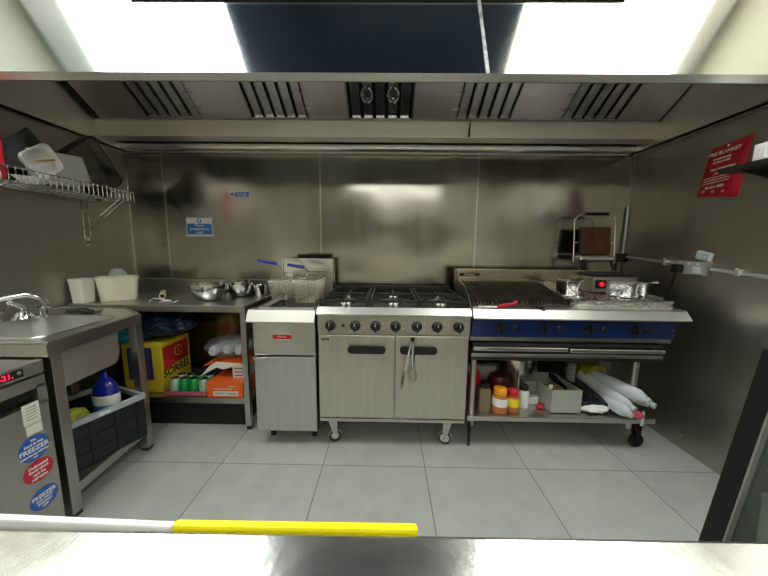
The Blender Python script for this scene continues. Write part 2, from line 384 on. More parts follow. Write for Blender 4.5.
# ceiling lamps
k = 0
for x, y, w, d in ((-1.41, 1.26, .94, 1.38), (1.26, 1.26, 1.02, 1.38), (-1.3, -.4, .6, 1.2), (1.2, -.4, .6, 1.2), (.2, -2.1, 2.2, .35)):
    t = thing('ceiling_light', (x, y, CE-.02), ['bright square ceiling panel left of the dark blue slab', 'bright square ceiling panel right of the dark blue slab', 'long ceiling panel over the counter on the left', 'long ceiling panel over the counter on the right', 'wide ceiling panel near the rear wall'][k], 'light', 'ceiling light panels')
    m = M(); m.bx(x-w/2-.02, x+w/2+.02, y-d/2-.02, y-d/2, CE-.022, CE-.001); m.bx(x-w/2-.02, x+w/2+.02, y+d/2, y+d/2+.02, CE-.022, CE-.001)
    m.bx(x-w/2-.02, x-w/2, y-d/2, y+d/2, CE-.022, CE-.001); m.bx(x+w/2, x+w/2+.02, y-d/2, y+d/2, CE-.022, CE-.001); m.add('frame', WHITEP, t)
    m = M(); m.bx(x-w/2, x+w/2, y-d/2, y+d/2, CE-.014, CE-.002); m.add('diffuser', LIGHTM if k < 2 else LIGHTR if k < 4 else LIGHTF, t); k += 1

# ------------------------------------------------------------------ prep table on the left
TZ = .885
tb = thing('prep_table', (-1.5, 2.15, 0), 'long stainless steel prep table with undershelf against the left back wall', 'table')
m = M(); m.bx(-2.10, -.93, 1.88, 2.43, TZ-.045, TZ, 0, .003); m.bx(-2.10, -.93, 2.412, 2.44, TZ-.01, 1.0, 0, .003); m.add('tabletop', STEELD, tb)
for x, y in ((-.975, 1.90), (-2.06, 1.90), (-.975, 2.38), (-2.06, 2.38)):
    m = M(); m.bx(x, x+.035, y, y+.035, .03, TZ-.045); m.bx(x+.004, x+.031, y+.004, y+.031, 0, .03, 1); m.add('leg', [STEEL, BLACK], tb)
m = M(); m.bx(-2.05, -.945, 1.895, 2.41, .195, .235, 0, .003); m.add('undershelf', STEELD, tb)
SZ = .236

# ---- on the table: tubs
def tub(cx, cy, w, d, h, z, name, mm, label, group=None, rot=0, cat='tub', taper=.82):
    m = M(); r = min(.03, w*.2)
    o = [rrect(cx, cy, w*taper, d*taper, r, z), rrect(cx, cy, w*(taper+.02), d*(taper+.02), r, z+.006), rrect(cx, cy, w*.97, d*.97, r, z+h-.012), rrect(cx, cy, w, d, r, z+h-.012), rrect(cx, cy, w, d, r, z+h)]
    i = [rrect(cx, cy, w*.955, d*.955, r*.9, z+h), rrect(cx, cy, w*(taper), d*(taper), r*.9, z+.01)]
    m.loft(o+i)
    m.xf(Matrix.Translation((cx, cy, 0)) @ Matrix.Rotation(rot, 4, 'Z') @ Matrix.Translation((-cx, -cy, 0)))
    return m.add(name, mm, label=label, cat=cat, group=group)
tub(-2.055, 1.945, .095, .115, .160, TZ+.001, 'plastic_tub', TUBP, 'narrow clear white plastic tub against the left wall on the prep table', 'plastic tubs on the table', 0)
tub(-1.922, 2.066, .235, .17, .165, TZ+.001, 'plastic_tub', TUBY, 'cream stained plastic tub set diagonally beside the clear tub', 'plastic tubs on the table', R(43))
m = M(); m.blob((-2.04, 2.20, TZ+.115), (.07, .04, .10), amp=.15, freq=2, seed=3); m.add('plastic_bag', CLEARP, label='crumpled clear plastic bag standing behind the two tubs', cat='bag')
m = M(); a = Vector((-1.655, 2.02, TZ+.021)); a = Vector((-1.63, 2.09, TZ+.0225)); b = Vector((-1.74, 2.25, TZ+.0225))
m.lathe(a, [(.014, 0), (.022, 0), (.022, .2), (.014, .2), (.014, 0)], 20, axis=(b-a)); m.cy(a+(b-a)*.2, a+(b-a)*.3, .0138, mi=1)
m.add('roll_core', [CARDB, DINK], label='empty yellowish cardboard roll core lying on the prep table', cat='cardboard tube')
m = M(); m.tube([(-1.44-.11, 1.98, TZ+.012), (-1.50, 2.0, TZ+.008), (-1.44-.2, 2.02, TZ+.02), (-1.44-.18, 1.96, TZ+.01)], .004)
m.sheet(lambda u, v: (-1.53+.09*u, 1.93+.06*v, TZ+.006+.008*math.sin(u*5+v*3)), 8, 6)
m.add('plastic_scrap', CLEARP, label='scrap of clear plastic film lying right of the stained tub', cat='scrap')
def bowl(cx, cy, r, h, z, label, seg=40):
    m = M(); pr = []
    for i in range(11): a = i/10; pr.append((r*(.45+.53*math.sin(a*PI/2)), h*(1-math.cos(a*PI/2))))
    prof = [(0, 0)] + pr + [(r*1.03, h+.001), (r*1.03, h+.004), (r*.975, h+.003)] + [(p[0]-.003, p[1]+.003) for p in reversed(pr)] + [(0, .003)]
    m.lathe((cx, cy, z), prof, seg); return m.add('mixing_bowl', CHROME, label=label, cat='bowl', group='steel mixing bowls on the prep table')
bowl(-1.285, 2.10, .126, .115, TZ+.001, 'shiny steel mixing bowl nearest the front of the prep table')
bowl(-1.16, 2.29, .105, .115, TZ+.001, 'shiny steel mixing bowl behind the front bowl')
m = M(); m.lathe((-1.015, 2.30, TZ+.001), [(0, 0), (.035, 0), (.043, .085), (.046, .087), (.043, .089), (.04, .085), (.033, .004), (0, .004)], 28); m.add('steel_cup', CHROME, label='small straight steel cup at the right end of the prep table', cat='cup')
m = M(); m.bx(-1.03, -.99, 2.37, 2.40, TZ+.001, TZ+.075, 0, .006); m.add('white_carton', WHITEP, label='small white carton behind the steel cup', cat='carton')

# ---- under the table
def obox(name, c, w, d, h, rz, mats, label, cat, faces=(), bev=.003, group=None, z=SZ):
    mm = Matrix.Translation((c[0], c[1], z)) @ Matrix.Rotation(rz, 4, 'Z')
    m = M(); m.bx(-w/2, w/2, -d/2, d/2, .001, h, 0, bev)
    for f in faces:           # (kind, u0,u1,z0,z1, material index) on the -Y face 'F', +X face 'R' or -X 'L'
        kk, u0, u1, z0, z1, mi = f
        if kk == 'F': m.bx(u0, u1, -d/2-.0012, -d/2, z0, z1, mi)
        if kk == 'R': m.bx(w/2, w/2+.0012, u0, u1, z0, z1, mi)
        if kk == 'T': m.bx(u0, u1, z0, z1, h, h+.0012, mi)
    return m, mm
m, mm = obox('', (-1.72, 2.115), .275, .30, .35, 0, None, None, None,
    [('F', -.10, .075, .09, .325, 1), ('F', .0, .075, .02, .07, 4), ('R', -.13, .13, .17, .32, 2)])
m.lathe((.1387, .02, .255), [(.040, 0), (.040, .001), (0, .0015)], 24, mi=0, axis=(1, 0, 0)); m.lathe((.1395, .02, .255), [(.033, 0), (.033, .0008), (0, .001)], 24, mi=2, axis=(1, 0, 0))
m.text('S', (.1405, .02, .255), (0, 1, 0), (0, 0, 1), .04, 0)
m.prism([(.139, -.13, .24), (.139, -.13, .15), (.139, .02, .17)], (.0015, 0, 0), 6)
m.text('SORREL', (.1405, .0, .125), (0, 1, 0), (0, .1, 1), .082, 3, bold=.001)
for i in range(11): m.bx(-.085, .055, -.1525, -.1515, .12+i*.017, .125+i*.017, 5)
m.xf(mm); m.add('detergent_box', [YELB, PURP, REDC, BLKM, YLAB, GREYD, mat('red_bright_card', (.65, .04, .03), .5)], label='tall yellow box with red side and purple front panel under the prep table', cat='box')
m = M(); m.bx(-1.98, -1.0, 1.955, 2.38, 0.0, .185, 0, .01); m.add('black_block', BLKM, label='long low black block under the prep table shelf', cat='box')  # plain black block added to fill the dark band below the shelf
for (c, s_, mt, lab, sd) in (((-1.86, 2.06, .655), (.17, .14, .085), TEAL, 'crumpled turquoise bag on the left end of the yellow box', 1),
                     ((-1.66, 2.14, .690), (.20, .17, .085), NAVYB, 'crumpled dark navy bag lying on the tall yellow box', 2),
                     ((-1.72, 2.30, .775), (.18, .1, .05), GREENB, 'dark green bag at the top under the tabletop', 5)):
    m = M(); m.blob(c, s_, amp=.22, freq=2.6, seed=sd); m.add('plastic_bag', mt, label=lab, cat='bag')
def can(x, y, z, mt, lab, ink):
    m = M(); m.lathe((x, y, z), [(0, 0), (.024, 0), (.031, .006), (.033, .014), (.033, .092), (.026, .106), (.027, .11), (.024, .108), (0, .107)], 24, mis=[1, 1, 1, 0, 0, 1, 1, 1])
    m.add('drink_can', [mt, STEELB], label=lab, cat='can', group='drink cans in the wrapped tray')
cn = 0
for j in range(2):
    for i, mt in enumerate((PALEG, GREEN, GREEN, PALEG)):
        can(-1.488+i*.068, 1.955+j*.07, SZ+.006, mt, '%s can %s the tray, %s' % (['pale green', 'bright green', 'bright green', 'pale green'][i], ['in the front row of', 'in the back row of'][j], ['at the left end', 'second from the left', 'second from the right', 'at the right end'][i]), INK)
m = M(); m.bx(-1.53, -1.245, 1.912, 2.075, SZ+.001, SZ+.005); m.bx(-1.53, -1.245, 1.912, 1.915, SZ+.001, SZ+.033); m.bx(-1.53, -1.245, 2.072, 2.075, SZ+.001, SZ+.033)
m.bx(-1.53, -1.527, 1.915, 2.072, SZ+.001, SZ+.033); m.bx(-1.248, -1.245, 1.915, 2.072, SZ+.001, SZ+.033); m.add('can_tray', PINK, label='pink cardboard tray holding the green cans on the undershelf', cat='tray')
m = M(); m.bx(-1.235, -.985, 1.905, 2.12, SZ+.001, SZ+.105, 0, .002); m.bx(-1.19, -1.02, 1.903, 1.905, SZ+.012, SZ+.045, 1)
m.text('SAVOY LONGS', (-1.105, 1.9025, SZ+.028), (1, 0, 0), (0, 0, 1), .022, 2); m.text('potatoes', (-1.06, 1.9035, SZ+.082), (1, 0, 0), (0, 0, 1), .014, 1)
m.bx(-1.19, -1.06, 1.9035, 1.905, SZ+.06, SZ+.064, 1)
m.add('food_carton', [ORANGE, WCARD, DINK], label='orange carton with a white printed label at the front of the undershelf', cat='box')
m = M(); m.bx(-1.09, -.99, 2.0-.02, 2.14, SZ+.107, SZ+.20, 1, .002)
for i in range(3): m.bx(-1.075, -1.0, 1.9785, 1.98, SZ+.125+i*.025, SZ+.131+i*.025, 0)
m.add('white_box', [DINK, WCARD], label='small white box with printed lines on the orange carton', cat='box')
m = M(); m.prism([(-1.31, 1.97, .36), (-1.25, 1.97, .43), (-1.20, 1.97, .465), (-.985, 1.97, .45), (-.985, 1.97, .44), (-1.07, 1.97, .435), (-1.15, 1.97, .41), (-1.20, 1.97, .425), (-1.25, 1.97, .395)], (0, .004, 0), 1)
m.sheet(lambda u, v: (-1.29+.31*u, 1.975+.30*v, .425+.035*math.sin(PI*(u*.8+.1))+.006*v), 10, 6, .004); m.add('torn_lid', [ORANGE, PAPER], label='torn orange and cream carton lid above the white box', cat='box lid')
# wrapped bottles
for i, (x, y, z) in enumerate(((-1.235, 2.03, .545), (-1.145, 2.05, .555), (-1.055, 2.04, .552))):
    m = M(); m.lathe((x, y-.05, z-.018), [(0, 0), (.024, .002), (.034, .02), (.036, .05), (.034, .07), (.036, .09), (.034, .14), (.012, .19), (.012, .2), (0, .2)], 20, axis=(.25, .93, .1)); m.add('water_bottle', CLEARP, label=['left', 'middle', 'right'][i]+' clear bottle in the shrink-wrapped pack on the torn carton', cat='bottle', group='wrapped water bottles')
m = M(); m.blob((-1.15, 2.10, .545), (.175, .14, .078), amp=.16, freq=3.4, seed=8); m.add('shrink_wrap', FILM, label='clear shrink wrap bundled round the pack of water bottles', cat='wrap')
m = M(); m.bx(-1.33, -1.2, 2.2, 2.36, SZ+.001, .47, 0, .004); m.bx(-1.31, -1.24, 2.198, 2.2, .38, .45, 1); m.add('dark_box', [DARKG, PINK], label='dark box deep at the back of the undershelf', cat='box')
m = M(); m.blob((-1.36, 2.12, SZ+.045), (.10, .06, .055), amp=.2, seed=4); m.add('black_bag', BLKM, label='small black bag behind the green cans', cat='bag')

# ------------------------------------------------------------------ sink unit
SK = .865
sk = thing('sink_unit', (-1.75, 1.5, 0), 'stainless steel sink on square legs along the left wall', 'sink')
def sinktop():
    m = M(); out = [(-1.385, 1.14), (-1.465, 1.70), (-1.69, 1.865), (-2.11, 1.865), (-2.11, 1.14)]
    hole = [(x, y) for x, y, _ in rrect(-1.765, 1.425, .46, .43, .06, 0)]
    # skew the hole's room side parallel to the front
    hole = [(x + (-.035*(y-1.21)/.43 if x > -1.765 else 0)+.03*(x > -1.765), y) for x, y in hole]
    import mathutils.geometry as g
    pts = [Vector((*p, 0)) for p in out], [Vector((*p, 0)) for p in hole]
    tri = g.tessellate_polygon(list(pts)); allp = out + hole
    vs = [m.bm.verts.new((x, y, SK)) for x, y in allp]
    for t in tri:
        f = m.bm.faces.new([vs[i] for i in t])
        if f.normal.z < 0 or f.calc_area() < 0: pass
    m.bm.normal_update()
    for f in m.bm.faces:
        if f.normal.z < 0: f.normal_flip()
    # apron
    n = len(out)
    for i in range(n):
        a, b = out[i], out[(i+1) % n]
        d = Vector((b[0]-a[0], b[1]-a[1], 0)).normalized(); nn = Vector((-d.y, d.x, 0))*.004
        m.prism([(a[0], a[1], SK), (b[0], b[1], SK), (b[0], b[1], SK-.052), (a[0], a[1], SK-.052)], nn)
    # raised rim bead
    m.tube([(x*.985-.026, y+(.012 if y < 1.2 else -.012), SK) for x, y in out], .008, closed=True)
    m.tube([(x, y, SK+.001) for x, y in hole], .005, closed=True)
    m.add('sink_top', STEEL, sk)
    m = M(); nh = len(hole); cx = sum(p[0] for p in hole)/nh; cy = sum(p[1] for p in hole)/nh
    def rg(s, z): return [(cx+(x-cx)*s, cy+(y-cy)*s, z) for x, y in hole]
    m.loft([rg(1.0, SK), rg(.985, SK-.01), rg(.97, SK-.20), rg(.90, SK-.245), rg(.1, SK-.255)], cap0=False)
    m.loft([rg(1.04, SK-.03), rg(1.03, SK-.215), rg(.97, SK-.262), rg(.08, SK-.272)], cap0=False)
    m.add('basin', mat('basin_steel', (.60, .60, .57), .55, 1, var=.05, vscale=5), sk)
    m = M(); m.lathe((cx, cy, SK-.252), [(0, 0), (.035, .001), (.04, .003), (.042, 0)], 24); m.add('drain', CHROME, sk)
sinktop()
for x, y in ((-1.492, 1.20), (-1.522, 1.668), (-2.08, 1.20), (-2.08, 1.78)):
    m = M(); m.bx(x, x+.045, y, y+.045, .02, SK-.045, 0, .002); m.bx(x+.002, x+.043, y+.002, y+.043, 0, .022, 1); m.add('leg', [STEELD, DARKST], sk)
m = M(); m.prism([(-1.46, 1.245, .10), (-1.49, 1.655, .10), (-1.51, 1.655, .10), (-1.48, 1.245, .10)], (0, 0, .045)); m.bx(-2.07, -1.50, 1.22, 1.69, .120, .145, 0, .002); m.add('undershelf', STEELD, sk)
m = M(); m.lathe((-1.99, 1.555, SK), [(0, .04), (.026, .04), (.03, .03), (.045, .006), (.045, 0)], 24)
m.tube([(-1.99, 1.555, SK+.03), (-1.99, 1.555, .93), (-1.985, 1.50, .965)], .014, 12); m.add('tap_body', CHROME, sk)
m = M(); P = [(-2.03, 1.40, .955), (-1.99, 1.44, .982), (-1.95, 1.48, .997), (-1.91, 1.515, 1.005), (-1.885, 1.545, .99), (-1.878, 1.565, .965), (-1.877, 1.572, .945)]
m.tube(P, [.010, .011, .012, .012, .012, .013, .014], 12); m.add('tap_spout', CHROME, sk)
for i, (x, y) in enumerate(((-1.99, 1.44), (-1.93, 1.60))):
    m = M(); m.cy((x, y, SK), (x, y, SK+.05), .016); m.tube([(x-.035, y, SK+.058), (x+.035, y, SK+.058)], .008); m.tube([(x, y-.035, SK+.058), (x, y+.035, SK+.058)], .008); m.lathe((x, y, SK+.05), [(.012, 0), (.016, .012), (0, .018)], 16); m.add('tap_handle', CHROME, sk)
m = M(); m.bx(-1.985, -1.90, 1.305, 1.39, SK+.002, SK+.07, 0, .008); m.add('scouring_pad', mat('pale_sponge', (.72, .72, .45), .8, bump=.6, bscale=80), label='pale yellow sponge block beside the tap at the left edge', cat='sponge')
m = M(); m.tube([(-1.93, 1.72, SK+.012), (-1.84, 1.75, SK+.010), (-1.78, 1.73, SK+.010)], [.010, .014, .006]); m.sheet(lambda u, v: (-1.84+.10*u, 1.695+.06*v, SK+.010+.008*math.sin(u*4+v*3)), 8, 5)
m.add('wash_brush', DARKST, label='dark wire scourer lying behind the sink basin', cat='scourer')

# crate under the sink
cr = thing('storage_crate', (-1.68, 1.47, .146), 'black plastic crate with a light grey rim on the shelf under the sink', 'crate')
CMX = Matrix.Translation((-1.661, 1.494, .146)) @ Matrix.Rotation(R(-20), 4, 'Z')
m = M(); cw, cd, ch = .36, .39, .235
for (a, b, c_, d_) in ((-cw/2, cw/2, -cd/2, -cd/2+.008), (-cw/2, cw/2, cd/2-.008, cd/2), (-cw/2, -cw/2+.008, -cd/2, cd/2), (cw/2-.008, cw/2, -cd/2, cd/2)): m.bx(a, b, c_, d_, .001, ch)
m.bx(-cw/2, cw/2, -cd/2, cd/2, .001, .008)
for z in (.06, .14): m.bx(cw/2, cw/2+.006, -cd/2, cd/2, z, z+.014); m.bx(-cw/2, cw/2, -cd/2-.006, -cd/2, z, z+.014)
for y in (-.165, -.06, .05, .15): m.bx(cw/2, cw/2+.006, y, y+.014, .005, ch)
m.xf(CMX); m.add('crate_body', CRATED, cr)
m = M()
for (a, b, c_, d_) in ((-cw/2-.008, cw/2+.008, -cd/2-.008, -cd/2+.012), (-cw/2-.008, cw/2+.008, cd/2-.012, cd/2+.008), (-cw/2-.008, -cw/2+.012, -cd/2+.012, cd/2-.012), (cw/2-.012, cw/2+.012, -cd/2+.012, cd/2-.012)): m.bx(a, b, c_, d_, ch, ch+.030, 0, .003)
m.bx(cw/2+.011, cw/2+.014, -.02, .03, ch+.008, ch+.022, 1)
m.xf(CMX); m.add('crate_rim', [CRATEG, WHITEP], cr)
m = M(); m.blob((-1.61, 1.38, .385), (.05, .08, .05), amp=.12, freq=4, seed=6); m.add('sponge_pack', SPONGE, label='yellow and green pack of sponges in the near end of the crate', cat='sponge pack')
t = thing('detergent_bottle', (-1.56, 1.53, .16), 'blue detergent bottle with a white and red label in the crate', 'bottle')
m = M(); m.lathe((-1.56, 1.53, .16), [(0, 0), (.06, .0), (.066, .02), (.066, .30), (.055, .35), (.03, .38), (.018, .39), (.018, .42), (0, .42)], 28, sy=.7); m.add('bottle_body', BLUELIQ, t)
m = M(); m.lathe((-1.56, 1.53, .16), [(.067, .215), (.0685, .22), (.0685, .29), (.067, .295)], 28, mis=[1, 0, 0], sy=.7); m.lathe((-1.56, 1.53, .16), [(.0675, .21), (.069, .215), (.069, .24), (.0675, .245)], 28, mi=1, sy=.7); m.add('bottle_label', [WHITEP, WBLUE], t)

# ------------------------------------------------------------------ freezer
FX = -1.40
fr = thing('undercounter_freezer', (-1.75, .8, 0), 'low stainless steel freezer with red digital display at the left edge', 'freezer')
m = M(); m.bx(-2.10, FX-.03, .50, 1.132, .05, .805, 0, .003); m.add('body', STEELD, fr)
m = M(); m.bx(FX-.03, FX, .50, 1.135, .755, .808, 0, .004); m.bx(FX-.001, FX+.002, .75, 1.065, .765, .797, 1, .001)
m.add('control_panel', [STEELD, BLACK], fr)
m = M(); m.text('-21.', (FX+.0025, 1.012, .781), (0, 1, 0), (0, 0, 1), .028, 0, bold=.0006); m.add('display', REDLED, fr)
m = M(); m.lathe((FX+.002, 1.052, .783), [(.007, 0), (.006, .002), (0, .002)], 12, axis=(1, 0, 0)); m.add('button', RUB, fr)
dr = M()
dr.bx(FX-.03, FX, .50, 1.133, .06, .640, 0, .003); dr.bx(FX-.03, FX, .50, 1.133, .70, .745, 0, .002); dr.bx(FX-.03, FX, 1.10, 1.133, .63, .71); dr.bx(FX-.029, FX-.024, .52, 1.105, .63, .71, 1); dr.bx(FX-.024, FX-.001, .52, 1.10, .640, .652, 1)
dr.prism([(FX-.02, .52, .69), (FX, .52, .70), (FX-.02, .52, .705)], (0, .58, 0), 1)
dro = dr.add('door', [STEELD, BLACK], fr)
m = M(); m.bx(-2.0, FX-.04, .55, 1.12, 0.0, .05); m.add('plinth', BLKM, fr)
m = M(); m.bx(FX, FX+.001, 1.042, 1.098, .566, .65); m.bx(FX, FX+.001, 1.046, 1.098, .522, .561)
for i in range(5): m.bx(FX+.001, FX+.0014, 1.052, 1.088, .585+i*.012, .588+i*.012, 1)
m.add('paper_label', [PAPER, RUB], dro)
def sticker(y, z, ry, rz, lines, mt):
    m = M(); n = 32; m.prism([(FX, y+ry*math.cos(2*PI*k/n), z+rz*math.sin(2*PI*k/n)) for k in range(n)], (.001, 0, 0), 0)
    for dz, s_, tx in lines: m.text(tx, (FX+.0012, y, z+dz), (0, 1, 0), (0, 0, 1), s_, 1, .0004, bold=.0004)
    m.add('sticker', [mt, INK], dro)
sticker(1.062, .466, .052, .052, ((.034, .012, 'The'), (.018, .014, 'food in this'), (-.004, .026, 'FREEZER'), (-.024, .011, 'must not be refrozen'), (-.037, .009, 'ever')), STBLUE)
sticker(1.066, .366, .052, .046, ((.022, .016, 'Defrosted'), (.006, .016, 'food must'), (-.011, .016, 'not be'), (-.028, .016, 'refrozen')), STRED)
sticker(1.070, .241, .050, .047, ((.014, .022, 'FREEZER'), (-.004, .014, 'DO NOT'), (-.019, .013, 'SWITCH'), (-.033, .013, 'OFF')), STBLUE)

# ------------------------------------------------------------------ wire rack on the left wall
XR = -1.86
rk = thing('wire_rack', (-1.98, 1.8, 1.57), 'chrome wire wall rack full of trays high on the left wall', 'rack')
zt, zb = 1.650, 1.578
m = M()
for (x, z) in ((XR, zt), (XR, zb), (LW+.02, zb), (LW+.02, zt)): m.tube([(x, 1.1, z), (x, 2.20, z)], .0045)
for x in (-1.93, -2.0, -2.05): m.tube([(x, 1.1, zb), (x, 2.20, zb)], .003)
for y in (1.1, 2.2): m.tube([(LW+.02, y, zb), (XR, y, zb), (XR, y, zt), (LW+.02, y, zt)], .0045)
m.add('rack_frame', CHROME, rk)
y = 1.115; m = M()
while y < 2.19:
    m.tube([(LW+.02, y, zb+.004), (XR, y, zb+.004), (XR+.004, y+.003, zb+.01), (XR+.004, y+.003, zt)], .0026, 6); y += .030
m.add('rack_wires', CHROME, rk)
for y in (1.35, 2.06):
    m = M(); 
    for e in (0, .04):
        m.tube([(LW+.008, y+e, 1.62), (LW+.008, y+e, 1.27)], .0035); m.tube([(XR+.01, y+e, zb), (LW+.008, y+e, 1.38)], .0035)
    for q in (.15, .5, .85): m.tube([(XR+.02+(LW+.008-XR-.02)*q, y, zb+(1.38-zb)*q), (XR+.02+(LW+.008-XR-.02)*q, y+.03, zb+(1.38-zb)*q)], .0025)
    m.bx(LW+.001, LW+.007, y-.004, y+.034, 1.30, 1.33); m.bx(LW+.001, LW+.007, y-.004, y+.034, 1.265, 1.275); m.bx(LW+.001, LW+.007, y-.004, y+.034, 1.50, 1.51); m.add('bracket', STEELB, rk)
# things in the rack
def panel(name, P, th, mm, label, cat, mi2=None):   # P = four 3D points, thickness vector
    m = M(); m.prism(P, th, 0); return m.add(name, mm, label=label, cat=cat)
# red chopping board at the left edge
m = M(); m.bx(-1.99, -1.97, .0, .16, 0, .335, 0, .008); m.xf(Matrix.Translation((.10, 1.325, 1.588)) @ Matrix.Rotation(0, 4, 'Z')); m.add('chopping_board', RED, label='red chopping board standing upright in the wire rack', cat='chopping board')
def tray(cx, cy, cz, w, h, d, rot, label, inner=TRAYIN, rim=.014):
    m = M(); 
    o = [rrect(0, 0, w*.90, h*.90, .03, 0), rrect(0, 0, w*.97, h*.97, .035, d-.004), rrect(0, 0, w, h, .038, d-.004), rrect(0, 0, w, h, .038, d), rrect(0, 0, w*.93, h*.92, .034, d)]
    m.loft(o, 0, cap1=False); m.loft([rrect(0, 0, w*.93, h*.92, .034, d), rrect(0, 0, w*.80, h*.78, .03, .006)], 1, cap0=False)
    m.xf(Matrix.Translation((cx, cy, cz)) @ rot)
    return m.add('baking_tray', [STRAINED, inner], label=label, cat='tray')
BASE = Matrix(((0, 0, 1, 0), (1, 0, 0, 0), (0, 1, 0, 0), (0, 0, 0, 1)))      # tray opening faces +X, its width runs along Y
tray(-1.985, 2.0, 1.775, .36, .25, .06, Matrix.Rotation(R(14), 4, 'Y') @ Matrix.Rotation(R(-43), 4, 'X') @ BASE, 'worn black roasting tray tilted on its corner at the far end of the rack')
m = M(); m.bx(-.006, .006, -.11, .11, -.11, .11, 0, .004); m.xf(Matrix.Translation((-2.0, 1.705, 1.755)) @ Matrix.Rotation(R(46), 4, 'X')); m.add('slate_board', SLATE, label='dark grey square board standing on its corner behind the white tub', cat='board')
m = M(); m.prism([(-1.90, 1.50, 1.60), (-1.90, 1.585, 1.62), (-1.90, 1.61, 1.86), (-1.90, 1.50, 1.77)], (-.012, 0, 0)); m.add('slate_board', SLATE, label='dark grey board next to the red chopping board', cat='board')
m = M(); m.bx(-1.94, -1.90, 1.42, 1.60, 1.586, 1.66, 0, .01); m.add('black_pan', BLKM, label='low black pan at the foot of the red board in the rack', cat='pan')
def rack_tub():
    t = thing('plastic_tub', (-1.95, 1.75, 1.59), 'white plastic tub lying tilted on its side in the middle of the rack', 'tub', None)
    m = M(); w, h, d = .26, .20, .13
    m.loft([rrect(0, 0, w*.84, h*.80, .03, 0), rrect(0, 0, w*.97, h*.97, .035, d-.012), rrect(0, 0, w*1.02, h*1.02, .035, d-.012), rrect(0, 0, w*1.02, h*1.02, .035, d), rrect(0, 0, w*.94, h*.94, .03, d), rrect(0, 0, w*.82, h*.78, .03, .006)])
    m.xf(Matrix.Translation((-1.945, 1.735, 1.725)) @ Matrix.Rotation(R(-8), 4, 'Z') @ Matrix.Rotation(R(90), 4, 'Y') @ Matrix.Rotation(R(180), 4, 'Z') @ Matrix.Rotation(R(80), 4, 'Z')); return m, t
m = M(); w, h = .34, .165        # upside-down tub: long side towards the room
m.loft([rrect(0, 0, w, .17, .03, 0), rrect(0, 0, w, .17, .03, .01), rrect(0, 0, w*.97, .165, .03, .01), rrect(0, 0, w*.88, .145, .03, h), rrect(0, 0, w*.8, .12, .03, h+.004)])
for i in range(6): m.bx(-.0-.06, -.0-.02, -.0795, -.079, .03+i*.014, .033+i*.014, 1)
tubm = Matrix.Translation((-1.965, 1.775, 1.625)) @ Matrix.Rotation(R(90), 4, 'Z') @ Matrix.Rotation(R(-6), 4, 'Y')
m.xf(tubm); m.add('plastic_tub', [WHITEP, INKP], label='white plastic tub turned upside down in the middle of the rack', cat='tub')
t = thing('square_colander', (-1.90, 1.64, 1.60), 'white square plastic basket leaning in front of the white tub', 'basket')
m = M(); m.loft([rrect(0, 0, .15, .13, .03, 0), rrect(0, 0, .17, .15, .035, .035), rrect(0, 0, .16, .14, .03, .035), rrect(0, 0, .14, .12, .03, .006)]); m.xf(Matrix.Translation((-1.895, 1.645, 1.715)) @ Matrix.Rotation(R(38), 4, 'X') @ BASE); m.add('basket_body', WHITEP, t)
m = M(); m.bx(-1.858, -1.842, 1.59, 1.69, 1.712, 1.724, 0, .004, mtx=Matrix.Translation((0, 1.64, 1.72)) @ Matrix.Rotation(R(18), 4, 'X') @ Matrix.Translation((0, -1.64, -1.72))); m.add('wooden_spatula', WOOD, label='short wooden handle sticking out of the white basket', cat='utensil')
m = M(); m.lathe((-1.93, 1.60, 1.585), [(0, 0), (.05, .004), (.085, .03), (.088, .034), (.08, .032), (.045, .008), (0, .006)], 28); m.add('white_bowl', WHITEP, label='shallow white bowl at the bottom of the rack', cat='bowl')
for i, (yy, zz) in enumerate(((2.10, 1.66), (2.145, 1.64))):
    m = M(); m.bx(-1.96, -1.92, yy-.035, yy+.035, zz-.02, zz, 0, .006, mtx=Matrix.Translation((0, yy, zz)) @ Matrix.Rotation(R(-35), 4, 'X') @ Matrix.Translation((0, -yy, -zz))); m.add('steel_tool', CHROME, label=['small shiny steel scraper beside the black tray in the rack', 'small shiny steel scraper at the very end of the rack'][i], cat='utensil')

# ------------------------------------------------------------------ wall signs
m = M(); y = BW-.004
m.bx(-1.655, -1.44, y, BW-.001, 1.35, 1.50, 0, .001); m.bx(-1.65, -1.447, y-.0008, y, 1.365, 1.452, 1); m.lathe((-1.547, y, 1.476), [(.019, 0), (.019, .001), (0, .001)], 20, mi=1, axis=(0, -1, 0)); m.bx(-1.553, -1.541, y-.0018, y-.001, 1.466, 1.488, 0)
for z, s_, tx in ((1.438, .033, 'Food'), (1.411, .033, 'preparation'), (1.382, .033, 'only')): m.text(tx, (-1.547, y-.001, z), (1, 0, 0), (0, 0, 1), s_, 0, bold=.0006)
m.add('safety_sign', [WHITEP, WBLUE], label='blue and white Food preparation only sign on the steel back wall', cat='sign')
m = M(); m.bx(-1.282, -1.122, y, BW-.001, 1.663, 1.713, 0, .001); m.bx(-1.242, -1.128, y-.0008, y, 1.668, 1.708, 1); m.lathe((-1.262, y, 1.688), [(.013, 0), (.013, .001), (0, .001)], 20, mi=1, axis=(0, -1, 0))
m.text('Food prep', (-1.185, y-.001, 1.697), (1, 0, 0), (0, 0, 1), .022, 0, bold=.0005); m.text('area only', (-1.185, y-.001, 1.679), (1, 0, 0), (0, 0, 1), .022, 0, bold=.0005)
m.add('safety_sign', [WHITEP, WBLUE], label='small narrow blue and white sign higher up on the back wall', cat='sign')

